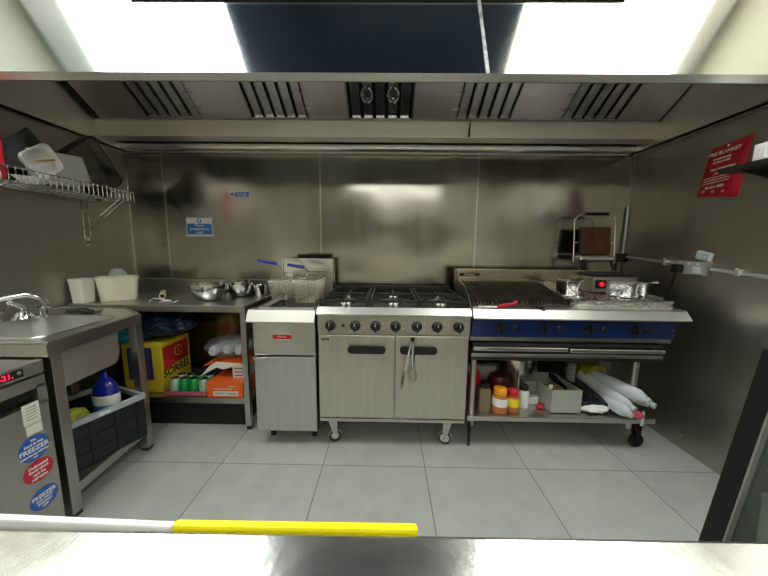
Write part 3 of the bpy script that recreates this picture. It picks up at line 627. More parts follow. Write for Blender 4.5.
# ------------------------------------------------------------------ fryer
fy = thing('deep_fryer', (-.63, 2.0, 0), 'free-standing stainless steel deep fryer with red badge left of the range', 'fryer')
x0, x1, yf = -.815, -.435, 1.735
m = M(); m.bx(x0, x1, yf+.012, 2.30, .10, .60, 0, .003); m.bx(x0, x0+.012, yf+.012, 2.30, .6, .885); m.bx(x1-.012, x1, yf+.012, 2.30, .6, .885); m.bx(x0, x1, 2.24, 2.30, .6, .885); m.add('cabinet', STEEL, fy)
m = M(); m.bx(x0, x1, yf-.003, yf+.014, .612, .835, 0, .003); m.add('upper_panel', STEEL, fy)
m = M(); m.prism([(x0-.02, 1.725, .896), (x0-.02, 1.690, .832), (x0-.02, 1.692, .826), (x0-.02, 1.74, .824), (x0-.02, 1.79, .896)], (x1-x0+.025, 0, 0)); m.add('drip_lip', SILV, fy)
m = M(); m.bx(x0, x1, yf-.004, yf+.012, .115, .600, 0, .004); d = m.add('door', mat('fryer_door_steel', (.56, .56, .54), .38, .9, var=.06, vscale=5, stretch=(7, 7, .8)), fy)
m = M(); m.bx(x0+.002, x0+.085, yf-.028, yf-.004, .592, .604, 0, .002); m.add('handle', STEELB, d)
m = M(); m.bx(-.695, -.575, yf-.010, yf-.003, .710, .750, 1, .003); m.bx(-.690, -.58, yf-.012, yf-.009, .716, .744, 0, .001); m.text('PITCO', (-.635, yf-.0125, .73), (1, 0, 0), (0, 0, 1), .019, 2); m.add('badge', [mat('badge_red', (.42, .006, .015), .5), STEELB, INKP], fy)
m = M(); m.loft([rrect((x0+x1)/2, 1.99, .36, .50, .01, .895), rrect((x0+x1)/2, 1.99, .32, .44, .03, .887), rrect((x0+x1)/2, 2.0, .30, .40, .03, .78), rrect((x0+x1)/2, 2.0, .28, .38, .03, .70)], cap0=False); m.bx(x0, x1, 1.74, 1.745, .86, .896); m.bx(x0, x0+.012, 1.74, 2.25, .87, .897); m.bx(x1-.012, x1, 1.74, 2.25, .87, .897); m.add('tank', STEEL, fy)
m = M(); m.bx((x0+x1)/2-.135, (x0+x1)/2+.135, 1.82, 2.19, .80, .815); m.add('oil', mat('frying_oil', (.10, .06, .02), .08, coat=.5), fy, kind=None)
m = M(); m.bx(-.79, -.45, 1.765, 1.80, .893, .903, 0, .002); m.add('tank_edge', STEELB, fy)
m = M(); m.bx(x0, -.421, 2.285, 2.36, .88, 1.185, 0, .003); m.bx(x0, x0+.006, 2.27, 2.285, .88, 1.185); m.bx(-.435, -.421, 2.255, 2.285, .88, 1.185); m.add('flue', STEELB, fy)
m = M(); m.bx(-.70, -.47, 2.30, 2.35, 1.186, 1.215, 0, .003); m.add('flue_outlet', BLKM, fy)
for x in (x0+.04, x1-.06):
    for yy in (1.86, 2.25): m = M(); m.cy((x+.01, yy, 0), (x+.01, yy, .10), .018, .022); m.add('foot', BLKM, fy)
def basket(cx, cy, w, d, h, z, label, gripx, hang):
    t = thing('fryer_basket', (cx, cy, z), label, 'basket', 'fryer baskets hanging over the tank')
    m = M()
    def ringp(s, zz, ww=w, dd=d): return [(cx-ww/2*s, cy-dd/2*s, zz), (cx+ww/2*s, cy-dd/2*s, zz), (cx+ww/2*s, cy+dd/2*s, zz), (cx-ww/2*s, cy+dd/2*s, zz)]
    m.tube(ringp(1, z+h), .0035, 6, closed=True); m.tube(ringp(.80, z+.004), .003, 6, closed=True); m.add('basket_rim', CHROME, t)
    m = M(); nz = 11
    for i in range(1, nz):
        f = i/nz; m.tube(ringp(.8+.2*f, z+h*f), .0026, 4, closed=True)
    for (ax, L_) in (('x', w), ('y', d)):
        n = max(4, int(L_/.017))
        for i in range(n+1):
            q = (i/n-.5)*L_
            for sgn in (-1, 1):
                if ax == 'x': m.tube([(cx+q, cy+sgn*d/2, z+h), (cx+q*.8, cy+sgn*d/2*.8, z+.004)], .0022, 4)
                else: m.tube([(cx+sgn*w/2, cy+q, z+h), (cx+sgn*w/2*.8, cy+q*.8, z+.004)], .0022, 4)
            if ax == 'x': m.tube([(cx+q*.8, cy-d*.4, z+.004), (cx+q*.8, cy+d*.4, z+.004)], .0022, 4)
            else: m.tube([(cx-w*.4, cy+q*.8, z+.004), (cx+w*.4, cy+q*.8, z+.004)], .0022, 4)
    m.add('wire_mesh', mat('basket_wire', (.74, .71, .60), .35, .5), t)
    m = M(); a, b = gripx
    m.tube([(cx-.012, cy+.0, z+h-.004), (cx-.012, cy-.02, z+h+.04), a], .003, 6); m.add('handle_wire', CHROME, t); m = M(); m.tube([(cx+.012, cy+.0, z+h-.004), (cx+.012, cy-.02, z+h+.04), a], .003, 6); m.add('handle_wire', CHROME, t); m = M()
    m.tube([(cx-w*.45, cy+d/2, z+h), (cx-w*.45, cy+d/2+.012, z+h+.03), (cx+w*.45, cy+d/2+.012, z+h+.03), (cx+w*.45, cy+d/2, z+h)], .003, 6); m.add('hanging_hook', CHROME, t)
    m = M(); m.tube([a, b], [.012, .010], 10); m.add('handle_grip', HANDLEB, t)
basket(-.705, 2.03, .135, .30, .125, .925, 'left wire fryer basket with blue handle, over the fryer tank', ((-.765, 2.03, 1.155), (-.885, 2.0, 1.178)), 1)
basket(-.525, 1.99, .145, .32, .15, .915, 'right wire fryer basket, larger and nearer the range', ((-.57, 2.0, 1.135), (-.685, 2.02, 1.15)), 1)

# ------------------------------------------------------------------ range cooker
ra = thing('range_cooker', (.04, 2.0, 0), 'six-burner stainless steel gas range with two oven doors on castors', 'range')
x0, x1, yf = -.418, .500, 1.722
m = M(); m.bx(x0, x1, yf+.02, 2.34, .185, .905, 0, .003); m.add('body', STEELD, ra)
m = M(); m.bx(x0, x1, yf+.002, yf+.02, .755, .868, 0, .003)
for xx in (-.19, -.068, .052, .179, .301, .429, -.339): m.bx(xx-.008, xx+.002, yf+.0012, yf+.002, .843, .848, 1)
for xx in (-.14, -.02, .10, .225, .35, .47): 
    for zz in (.82, .79): m.bx(xx-.006, xx+.006, yf+.0012, yf+.002, zz, zz+.005, 1)
m.add('control_panel', [STEELD, PAPER], ra)
m = M(); m.prism([(x0-.002, yf+.025, .866), (x0-.002, yf-.010, .868), (x0-.002, yf-.018, .880), (x0-.002, yf+.016, .917), (x0-.002, yf+.05, .917)], (x1-x0+.004, 0, 0)); m.add('front_edge', SILV, ra)
for i, xx in enumerate((-.339, -.19, -.068, .052, .179, .301, .429)):
    m = M(); m.lathe((xx, yf+.002, .807), [(.032, 0), (.032, .006), (.027, .010), (.025, .028), (.022, .031), (0, .032)], 24, axis=(0, -1, 0)); m.bx(xx-.006, xx+.006, yf-.046, yf-.02, .779, .832, 0, .003); m.bx(xx-.0015, xx+.0015, yf-.0475, yf-.046, .812, .83, 1); m.add('knob', [BLACK, INK], ra)
m = M(); m.lathe((-.263, yf+.002, .808), [(.011, 0), (.010, .008), (0, .009)], 16, axis=(0, -1, 0)); m.add('ignition_button', BLACK, ra)
xm = .053
for i, (a, b) in enumerate(((x0+.004, xm-.003), (xm+.003, x1-.006))):
    m = M(); m.bx(a, b, yf, yf+.022, .215, .748, 0, .004)
    if i == 0: m.bx(a+.02, a+.065, yf-.0015, yf, .713, .727, 1); m.text('Lincat', (a+.043, yf-.002, .72), (1, 0, 0), (0, 0, 1), .012, 2)
    d = m.add('oven_door', [DOORST, DINK, INK], ra)
    hx0, hx1 = ((-.235, -.005), (.080, .305))[i]
    m = M(); zc = .663
    n = 8; pl = [(hx1-.025+.025*math.cos(t), zc+.025*math.sin(t)) for t in [-PI/2+PI*k/n for k in range(n+1)]] + [(hx0+.025+.025*math.cos(t), zc+.025*math.sin(t)) for t in [PI/2+PI*k/n for k in range(n+1)]]
    m.prism([(x, yf-.001, z) for x, z in pl], (0, -.018, 0)); 
    m.loft([[(.5*(hx0+hx1)+(x-.5*(hx0+hx1))*.6, yf-.0195, zc+.004+(z-zc)*.55) for x, z in pl], [(.5*(hx0+hx1)+(x-.5*(hx0+hx1))*.55, yf-.0165, zc+.004+(z-zc)*.45) for x, z in pl]], 1)
    m.add('handle', [BLACK, BLKM], d)
m = M(); m.bx(x0+.004, x1-.006, yf+.004, 2.3, .185, .205, 0, .002); m.add('base_rail', STEEL, ra)
def castor(x, y, parent, big=.048, wheel=RUB, top=.185, ang=0):
    m = M(); m.bx(x-.03, x+.03, y-.03, y+.03, top-.008, top, 0); m.cy((x, y, top-.025), (x, y, top-.006), .022)
    for s_ in (-1, 1): m.prism([(x-.03, y+s_*.018, top-.022), (x+.025, y+s_*.018, top-.022), (x+.022+.0, y+s_*.018, big-.008), (x+.006, y+s_*.018, big-.008)], (0, .003*s_, 0))
    m.xf(Matrix.Translation((x, y, 0)) @ Matrix.Rotation(ang, 4, 'Z') @ Matrix.Translation((-x, -y, 0)))
    c = m.add('castor', STEEL if wheel is RUB else BLKM, parent)
    m = M(); m.lathe((x+.012, y-.013, big), [(0, 0), (.02, -.002), (.026, .002), (.030, 0), (big-.008, .0), (big-.001, .006), (big, .013), (big-.001, .02), (big-.008, .026), (.03, .026), (.02, .028), (0, .026)], 28, axis=(0, 1, 0), mis=[1, 1, 2, 2]+[0]*4+[2, 1, 1])
    m.xf(Matrix.Translation((x, y, 0)) @ Matrix.Rotation(ang, 4, 'Z') @ Matrix.Translation((-x, -y, 0)))
    m.add('wheel', [wheel, STEELB if wheel is RUB else BLKM, BLKM], c)
castor(x0+.075, 1.79, ra, ang=R(15)); castor(x1-.10, 1.79, ra, ang=R(165)); castor(x0+.06, 2.25, ra); castor(x1-.06, 2.25, ra)
m = M(); m.bx(x0+.003, x1-.003, 1.74, 2.34, .903, .918, 0, .003); m.bx(x0, x1, 2.325, 2.345, .9, .975, 0); m.add('hob_plate', DARKST, ra)
for i in range(3):
    for j in range(2):
        bx_, by_ = x0+.155+i*.303, 1.875+j*.27
        m = M(); m.lathe((bx_, by_, .918), [(.055, 0), (.05, .012), (.034, .014), (.034, .022), (0, .024)], 28, mis=[1, 1, 0, 0]); m.add('burner', [BLACK, STEELB], ra)
for i in range(3):
    for j in range(2):
        a, b = x0+.01+i*.303, x0+.30+i*.303; c_, d_ = 1.748+j*.285, 2.025+j*.285; z0, z1 = .944, .960
        m = M()
        m.bx(a, b, c_, c_+.012, z0, z1, 0, .002); m.bx(a, b, d_-.012, d_, z0, z1, 0, .002); m.bx(a, a+.012, c_, d_, z0, z1, 0, .002); m.bx(b-.012, b, c_, d_, z0, z1, 0, .002)
        cx, cy = (a+b)/2, (c_+d_)/2
        for k in range(8):
            t = k*PI/4; L_ = .135 if k % 2 == 0 else .17
            m.tube([(cx+.035*math.cos(t), cy+.035*math.sin(t), z1+.004), (cx+L_*math.cos(t), cy+min(L_, .132)*math.sin(t), z1-.004)], .0055, 6)
        for px, py in ((a+.006, c_+.006), (b-.006, c_+.006), (a+.006, d_-.006), (b-.006, d_-.006)): m.bx(px-.006, px+.006, py-.006, py+.006, .918, z0)
        m.add('pan_support', IRON, ra)
# tongs on the right oven door
tg = thing('kitchen_tongs', (.12, yf-.025, .42), 'steel tongs hanging from the handle of the right oven door', 'tongs')
for i, (top, bot) in enumerate((((.150, yf-.030, .725), (.090, yf-.035, .43)), ((.160, yf-.026, .72), (.160, yf-.030, .47)))):
    tp, bt = Vector(top), Vector(bot); d = bt-tp
    m = M(); m.tube([tp, tp+d*.25, tp+d*.62], [.008, .012, .009], 8); m.add('arm', CHROME, tg)
    m = M(); c_ = tp+d*.83
    m.lathe(tp+d*.62, [(0, 0), (.007, .002), (.020, d.length*.14), (.025, d.length*.26), (.016, d.length*.36), (0, d.length*.385)], 14, axis=d, sy=.35); m.add('tip', STEELD, tg)
m = M(); m.lathe((.155, yf-.028, .725), [(0, 0), (.013, .002), (.013, .02), (0, .024)], 14); m.add('spring_hinge', BLACK, tg)

# ------------------------------------------------------------------ chargrill + griddle
gx0, gx1, yf = .512, 1.725, 1.742
gr = thing('chargrill_griddle', (1.12, 2.0, .62), 'wide chargrill and griddle unit with blue control panel', 'griddle')
m = M(); m.bx(gx0, gx1, yf+.01, 2.28, .715, .875, 0, .003); m.add('body', STEELD, gr)
m = M(); m.bx(gx0, gx1, yf-.006, yf+.01, .745, .862, 0, .003)
for xx in (gx0+.012, gx1-.012): m.lathe((xx, yf-.006, .80), [(.004, 0), (0, .002)], 10, axis=(0, -1, 0), mi=1)
m.add('control_panel', [BLUEP, STEELB], gr)
m = M(); xa, xb = gx0-.003, gx1+.045
m.prism([(xa, yf+.0, .860), (xa, yf-.045, .862), (xa, yf-.054, .872), (xa, yf-.015, .918), (xa, yf+.0, .922), (xa, yf+.05, .923), (xa, yf+.05, .860)], (xb-xa, 0, 0)); m.add('front_rail', SILV, gr)
for xx in (.683, .943, 1.207, 1.476):
    m = M(); m.lathe((xx, yf-.006, .806), [(.030, 0), (.030, .005), (.026, .009), (.024, .028), (0, .030)], 24, axis=(0, -1, 0)); m.bx(xx-.007, xx+.007, yf-.052, yf-.03, .781, .831, 0, .003); m.add('knob', BLACK, gr)
for xx in (.772, 1.037, 1.301, 1.565):
    m = M(); m.lathe((xx, yf-.006, .803), [(.021, 0), (.020, .006), (.012, .012), (0, .013)], 20, axis=(0, -1, 0)); m.add('igniter', BLACK, gr)
# left side shield + splashback
m = M(); m.prism([(gx0, yf+.02, .915), (gx0, 1.80, .94), (gx0, 1.93, 1.02), (gx0, 2.13, 1.05), (gx0, 2.23, 1.12), (gx0, 2.28, 1.12), (gx0, 2.28, .87), (gx0, yf+.02, .87)], (.006, 0, 0)); m.add('side_shield', STEEL, gr)
m = M(); m.bx(gx0, gx1, 2.24, 2.28, .87, 1.122, 0, .003); m.bx(gx0, gx1, 2.205, 2.24, 1.035, 1.045, 0); m.add('splashback', mat('warm_splash_steel', (.46, .40, .30), .25, 1, var=.2, vscale=4, stretch=(1, 1, 8)), gr)
m = M(); m.bx(gx0+.035, gx0+.185, 2.236, 2.24, 1.068, 1.090, 0, .001); m.text('BLUE SEAL', (gx0+.11, 2.2355, 1.079), (1, 0, 0), (0, 0, 1), .017, 1); m.add('badge', [DINK, INK], gr)
# chargrill
m = M(); m.prism([(gx0+.01, 1.80, .885), (gx0+.01, 2.20, .965), (gx0+.01, 2.20, .875), (gx0+.01, 1.80, .875)], (.605, 0, 0)); m.add('burner_box', BLKM, gr)
for i in range(4):
    m = M(); a = gx0+.014+i*.151; b = a+.148
    n = 7
    for k in range(n):
        x = a+.006+(b-a-.012)*k/(n-1); m.prism([(x-.0050, 1.79, .932), (x+.0050, 1.79, .932), (x+.0035, 1.79, .957), (x-.0035, 1.79, .957)], (0, .415, .078))
    for q in (0, .25, .5, .75, .985): m.prism([(a, 1.802+.40*q, .926+.077*q), (b, 1.802+.40*q, .926+.077*q), (b, 1.802+.40*q, .940+.077*q), (a, 1.802+.40*q, .940+.077*q)], (0, .008, .0))
    m.add('char_grate', GRATE, gr)
# griddle plate
m = M(); m.bx(1.135, gx1-.006, 1.80, 2.235, .875, .955, 0, .004); m.bx(gx1-.006, gx1, 1.84, 2.24, .87, .985); m.add('griddle_plate', STEELD, gr)
# pull-out trays below
m = M(); m.bx(gx0+.01, 1.665, yf-.012, 2.2, .690, .705, 1); m.bx(gx0+.01, 1.09, yf-.03, yf-.01, .665, .690, 0, .006); m.bx(1.10, 1.665, yf-.03, yf-.01, .660, .685, 0, .006); m.bx(gx0+.01, 1.66, yf+.0, 2.2, .650, .665, 1); m.add('drip_tray', [STEELB, BLKM], gr)
# foil
def foilf(u, v):
    x = 1.14+.60*u; y = 1.79+.43*v; z = .966+.010*noise.noise(Vector((x*26, y*26, 0)))+.007*noise.noise(Vector((x*75, y*75, 3)))
    return (x, y, z)
m = M(); m.sheet(foilf, 130, 95, .003)
m.sheet(lambda u, v: (1.14+.60*u, 1.787+.004*noise.noise(Vector((u*20, v*5, 1))),   .922+.044*v), 60, 6, .002)
m.add('foil_sheet', FOIL, label='crinkled aluminium foil spread over the griddle plate', cat='foil')
# stand
st = thing('equipment_stand', (1.09, 2.0, 0), 'low stainless stand with open shelf on castors under the blue griddle', 'stand')
m = M(); m.bx(gx0+.005, gx1-.05, 1.735, 2.27, .60, .62, 1); m.bx(gx0+.005, gx1-.05, 1.735, 1.765, .612, .642, 0, .003); m.bx(gx0+.005, gx1-.05, 2.24, 2.27, .60, .64); m.add('top_frame', [STEEL, DARKST], st)
m = M(); m.bx(gx0+.0, gx1-.045, 1.73, 2.27, .200, .232, 0, .004); m.add('shelf', STEEL, st)
for x in (gx0+.008, gx1-.19):
    for y in (1.775, 2.22):
        m = M(); m.cy((x+.03, y+.015, .14), (x+.03, y+.015, .64), .019); m.add('post', STEEL, st)
m = M(); m.cy((gx0+.03, 1.78, .1), (gx0+.03, 1.78, .2), .012); m.cy((gx0+.03, 1.78, 0), (gx0+.03, 1.78, .1), .008); m.add('foot', BLKM, st)
castor(gx1-.10, 1.80, st, big=.046, wheel=BLACK, top=.20); castor(gx1-.10, 2.2, st, big=.046, wheel=BLACK, top=.20); castor(gx0+.06, 2.2, st, big=.046, wheel=BLACK, top=.20)

# things on the griddle
GZ = .974
def gn(cx, cy, w, d, h, label, spoon=0, rot=0):
    RM = Matrix.Translation((cx, cy, 0)) @ Matrix.Rotation(R(rot), 4, 'Z') @ Matrix.Translation((-cx, -cy, 0))
    t = thing('gastronorm_pan', (cx, cy, GZ), label, 'pan', 'steel pans on the foil')
    m = M(); m.loft([rrect(cx, cy, w*.82, d*.86, .02, GZ), rrect(cx, cy, w*.86, d*.90, .02, GZ+.01), rrect(cx, cy, w*.90, d*.93, .02, GZ+h-.022), rrect(cx, cy, w*.93, d*.95, .02, GZ+h-.018), rrect(cx, cy, w*.94, d*.96, .02, GZ+h-.004), rrect(cx, cy, w*1.06, d*1.03, .012, GZ+h-.004), rrect(cx, cy, w*1.06, d*1.03, .012, GZ+h), rrect(cx, cy, w*.91, d*.94, .02, GZ+h-.001), rrect(cx, cy, w*.80, d*.84, .02, GZ+.004)]); m.xf(RM); m.add('pan_body', STEELB, t)
    if spoon:
        m = M(); m.tube([(cx+.0, cy, GZ+.02), (cx+.02*spoon, cy-.02, GZ+h), (cx+.05*spoon, cy-.09, GZ+h+.012)], [.012, .005, .008], 8); m.add('steel_spoon', CHROME, label='steel spoon handle sticking out of the '+label.split(',')[0], cat='spoon')
gn(1.212, 1.985, .110, .15, .098, 'small steel pan, alone at the left of the foil', 1, -4)
gn(1.545, 1.945, .125, .155, .092, 'wide steel pan, in front of the contact grill', 0, 35)
gn(1.692, 1.995, .09, .12, .088, 'narrow steel pan, at the right end of the foil', 1, 35)
# contact grill
tg = thing('contact_grill', (1.6, 2.15, GZ), 'open contact grill with raised brown burnt plate on the griddle', 'contact grill')
m = M(); m.bx(1.455, 1.765, 2.10, 2.235, GZ, GZ+.11, 0, .006); m.prism([(1.455, 2.10, GZ+.11), (1.455, 2.09, GZ+.004), (1.455, 2.11, GZ+.004)], (.31, 0, 0)); m.add('base', STEEL, tg)
m = M(); m.bx(1.465, 1.755, 2.105, 2.235, GZ+.11, GZ+.128, 0, .004); m.add('lower_plate', IRON, tg)
m = M(); m.bx(1.475, 1.545, 2.086, 2.10, GZ+.030, GZ+.090, 1, .003); m.lathe((1.512, 2.086, GZ+.060), [(.017, 0), (.017, .006), (.013, .008), (.012, .014), (0, .015)], 20, axis=(0, -1, 0)); m.lathe((1.485, 2.086, GZ+.082), [(.005, 0), (0, .005)], 12, axis=(0, -1, 0), mi=2); m.add('switch', [REDLAMP, BLACK, GREEN], tg)
LT = Matrix.Translation((1.585, 2.30, 1.20)) @ Matrix.Rotation(R(-6), 4, 'X')
m = M(); m.bx(-.115, .115, -.014, .014, .035, .25, 0, .010); m.bx(-.11, .11, -.018, -.014, .04, .245, 1, .003)
for i in range(16): m.bx(-.104+i*.0135, -.098+i*.0135, -.021, -.018, .045, .24, 1)
m.xf(LT); m.add('upper_plate', [IRON, BROWN], tg)
m = M(); m.bx(-.13, .13, -.04, .03, -.015, .03, 0, .012); m.xf(LT); m.add('grease_channel', STEEL, tg)
m = M(); m.tube([(-.155, 0, -.02), (-.155, 0, .30), (-.135, -.01, .335), (-.09, -.02, .345), (.09, -.02, .345), (.135, -.01, .335), (.155, 0, .30), (.155, 0, .0)], .006, 8); m.tube([(-.155, 0, .13), (-.115, 0, .13)], .005); m.tube([(.155, 0, .13), (.115, 0, .13)], .005); m.xf(LT); m.add('lid_frame', CHROME, tg)
m = M(); m.tube([(-.085, -.02, .345), (.085, -.02, .345)], .012, 12); m.xf(LT); m.add('grip', BLACK, tg)
m = M(); m.tube([(1.69, 2.22, 1.06), (1.72, 2.26, 1.12), (1.71, 2.29, 1.19), (1.66, 2.30, 1.21)], .012, 10); m.cy((1.74, 2.25, 1.06), (1.74, 2.25, 1.18), .03, .026); m.bx(1.46, 1.755, 2.20, 2.29, 1.075, 1.115, 0, .01); m.tube([(1.48, 2.25, 1.10), (1.45, 2.29, 1.16), (1.46, 2.30, 1.19)], .010); m.add('hinge_arm', DARKST, tg)
# red handled knife and black scraper on the front rail
kn = thing('red_knife', (.70, 1.78, .925), 'knife with a red handle lying on the front of the chargrill', 'knife')
m = M(); m.tube([(.655, 1.735, .934), (.70, 1.745, .940), (.765, 1.765, .945), (.785, 1.775, .955)], [.008, .011, .010, .012], 10); m.add('knife_handle', RED, kn)
m = M(); m.prism([(.655, 1.737, .936), (.655, 1.733, .926), (.52, 1.752, .925), (.56, 1.75, .934)], (0, .0025, 0)); m.add('knife_blade', STEELB, kn)
m = M(); m.tube([(.86, 1.76, .932), (.905, 1.742, .930), (.925, 1.728, .924), (.93, 1.722, .914)], [.006, .008, .011, .008], 8); m.add('black_scraper', BLACK, label='small black tool hooked over the front rail of the chargrill', cat='tool')

# ---- shelf of the stand
HZ = .233
def jar(x, y, r, h, body, lid, lab, label, cat='jar', lidh=.03, lab2=None, band=(.35, .75), z=HZ, name='spice_jar', sq=False):
    t = thing(name, (x, y, z), label, cat)
    m = M()
    if sq: m.loft([rrect(x, y, 2*r, 2*r, .01, z), rrect(x, y, 2*r, 2*r, .01, z+h*.88), rrect(x, y, 1.5*r, 1.5*r, .01, z+h)])
    else: m.lathe((x, y, z), [(0, 0), (r*.9, 0), (r, .006), (r, h*.82), (r*.78, h*.95), (r*.74, h), (0, h)], 28)
    m.add('jar_body', body, t)
    m = M(); m.lathe((x, y, z+h-.004), [(r*.8, 0), (r*.84, .002), (r*.84, lidh-.003), (r*.76, lidh), (0, lidh)], 24); m.add('jar_lid', lid, t)
    if lab:
        m = M()
        if sq: m.loft([rrect(x, y, 2*r+.002, 2*r+.002, .01, z+h*band[0]), rrect(x, y, 2*r+.002, 2*r+.002, .01, z+h*band[1])])
        else: m.lathe((x, y, z), [(r+.0008, h*band[0]), (r+.0012, h*band[0]), (r+.0012, h*band[1]), (r+.0008, h*band[1])], 28, mi=0)
        m.add('jar_label', lab, t)
    return t
jar(.640, 1.83, .038, .150, BRSPICE, BLKM, None, 'square brown spice jar with a black lid at the left end of the shelf', sq=True)
jar(.735, 1.80, .048, .125, SPICE, ORLID, WHITEP, 'orange spice jar with an orange lid and white label', lidh=.036, band=(.38, .80))
jar(.822, 1.81, .040, .110, SPICE, RED, YLAB, 'spice jar with a red lid and yellow label', lidh=.036, band=(.35, .85))
jar(.912, 1.86, .036, .125, WHITEP, BLACK, None, 'white plastic bottle with a black cap on the stand shelf', cat='bottle', name='sauce_bottle')
m = M(); m.bx(.95, 1.03, 1.93, 2.02, HZ, HZ+.14, 0, .004); m.add('grey_carton', RUB, label='upright grey carton behind the white bottle', cat='carton')
m = M(); m.bx(.955, 1.03, 1.88, 1.925, HZ, HZ+.055, 0, .006); m.add('white_block', WHITEP, label='small white box in front of the grey carton', cat='box')
m = M(); m.lathe((.61, 1.95, HZ), [(0, 0), (.045, 0), (.045, .18), (.02, .22), (.015, .25), (0, .25)], 20); m.add('red_bottle', RED, label='red sauce bottle standing behind the square spice jar', cat='bottle')
m = M(); m.lathe((.80, 2.0, HZ), [(0, 0), (.075, 0), (.08, .12), (.06, .16), (0, .165)], 24); m.add('dark_red_tub', mat('dark_maroon', (.10, .015, .02), .35), label='dark maroon tub at the back behind the red lidded jar', cat='tub')
m = M(); m.lathe((.96, 2.12, HZ), [(0, 0), (.13, 0), (.13, .26), (.135, .265), (.125, .265), (.12, .01), (0, .01)], 32); m.add('stock_pot', STEELB, label='tall steel pot at the back of the stand shelf', cat='pot')
m = M(); m.lathe((1.24, 2.14, HZ), [(0, 0), (.09, 0), (.095, .22), (.05, .28), (0, .28)], 24); m.add('black_container', BLACK, label='dark round container at the back behind the grey box', cat='container')
m = M(); m.bx(1.08, 1.11, 1.93, 1.95, HZ, HZ+.02); m.tube([(.99, 1.84, HZ+.012), (1.03, 1.83, HZ+.014), (1.04, 1.87, HZ+.02)], .010); m.add('red_clip', mat('pinkish_red', (.6, .03, .08), .4), label='small pink red clip left of the open grey box', cat='clip')
# open grey box
gb = thing('grey_box', (1.14, 1.9, HZ), 'open grey plastic box standing lengthwise on the stand shelf', 'box')
def skew(p, x): return p
m = M(); a = [(1.055, 1.78), (1.245, 1.78), (1.215, 2.06), (1.01, 2.06)]
h = .155
for i in range(4):
    p, q = a[i], a[(i+1) % 4]; d = Vector((q[0]-p[0], q[1]-p[1], 0)).normalized(); nn = Vector((-d.y, d.x, 0))*.005
    m.prism([(p[0], p[1], HZ), (q[0], q[1], HZ), (q[0], q[1], HZ+h), (p[0], p[1], HZ+h)], nn)
m.prism([(p[0], p[1], HZ) for p in a], (0, 0, .005)); m.add('box_body', GREYBOX, gb)
m = M(); m.blob((1.14, 1.90, HZ+.075), (.075, .09, .06), amp=.12, seed=9); m.add('herb_bunch', OLIVE, label='olive green food packed inside the grey box', cat='food')
m = M(); m.tube([(1.07, 1.84, HZ+.06), (1.062, 1.815, HZ+.15), (1.06, 1.81, HZ+.175)], [.008, .010, .012]); m.add('white_tube', WHITEP, label='white bottle neck poking over the left rim of the grey box', cat='bottle')
# black bag, white bag, clear bottles
m = M()
def bagf(u, v):
    x = 1.26+.27*u+.0*v-.10*v; y = 1.80+.32*v; z = HZ+.075+.10*v-.03*u*u+.012*noise.noise(Vector((u*4, v*4, 2)))
    return (x, y, z)
m.sheet(bagf, 20, 16, .035); m.add('black_bag', mat('black_film', (.012, .014, .02), .25, bump=.4, bscale=14), label='folded black plastic bag beside the open grey box', cat='bag')
m = M(); m.blob((1.35, 1.83, HZ+.028), (.10, .07, .026), amp=.15, seed=12); m.add('white_bag', WHITEP, label='flat white plastic bag under the black bag', cat='bag')
m = M(); m.bx(1.29, 1.42, 1.775, 1.80, HZ, HZ+.012, 0, .003); m.add('black_tray', BLKM, label='thin black tray under the white bag', cat='tray')
for i, (A, B, r) in enumerate((((1.40, 2.05, .385), (1.535, 1.72, .30), .044), ((1.50, 2.08, .375), (1.655, 1.72, .325), .043), ((1.45, 1.99, .405), (1.590, 1.69, .372), .043), ((1.43, 2.0, .31), (1.495, 1.69, .278), .042))):
    A, B = Vector(A), Vector(B); L_ = (B-A).length
    m = M(); m.lathe(A, [(0, 0), (r*.9, .004), (r, .02), (r, L_*.82), (r*.55, L_*.93), (r*.4, L_*.94), (r*.4, L_), (0, L_)], 22, axis=B-A); m.add('squeeze_bottle', CLEARP, label=['clear empty bottle lying nearest the black bag', 'clear empty bottle lying farthest right on the pile', 'clear empty bottle on top of the pile', 'clear empty bottle at the bottom of the pile'][i], cat='bottle', group='clear bottles lying on the stand shelf')
m = M(); m.blob((1.56, 1.725, .262), (.03, .02, .025), amp=.3, seed=2); m.add('red_wrapper', mat('red_wrap', (.55, .08, .12), .4), label='red and white wrapper hanging at the shelf edge', cat='wrapper')
m = M(); m.bx(1.585, 1.60, 1.722, 1.7295, .19, .29, 0, .002); m.add('paper_tag', WHITEP, label='narrow white paper strip at the right shelf edge', cat='paper')
m = M(); m.lathe((1.46, 2.12, .40), [(0, 0), (.075, .0), (.09, .02), (.09, .12), (.05, .13), (0, .135)], 28, axis=(.15, -1, -.12)); m.lathe((1.482, 1.978, .386), [(.056, 0), (.052, .012), (.0, .013)], 24, axis=(.15, -1, -.12), mi=1)
m.add('tape_roll', [mat('olive_yellow', (.38, .36, .04), .4, var=.4, vscale=20), mat('tin_end', (.35, .28, .25), .35, .6)], label='yellow green round tin lying above the clear bottles', cat='tin')
m = M(); m.lathe((1.30, 2.0, HZ+.12), [(0, 0), (.03, 0), (.03, .14), (0, .14)], 16, axis=(0, 0, 1)); m.add('pale_bottle', RUB, label='grey bottle standing behind the black bag', cat='bottle')

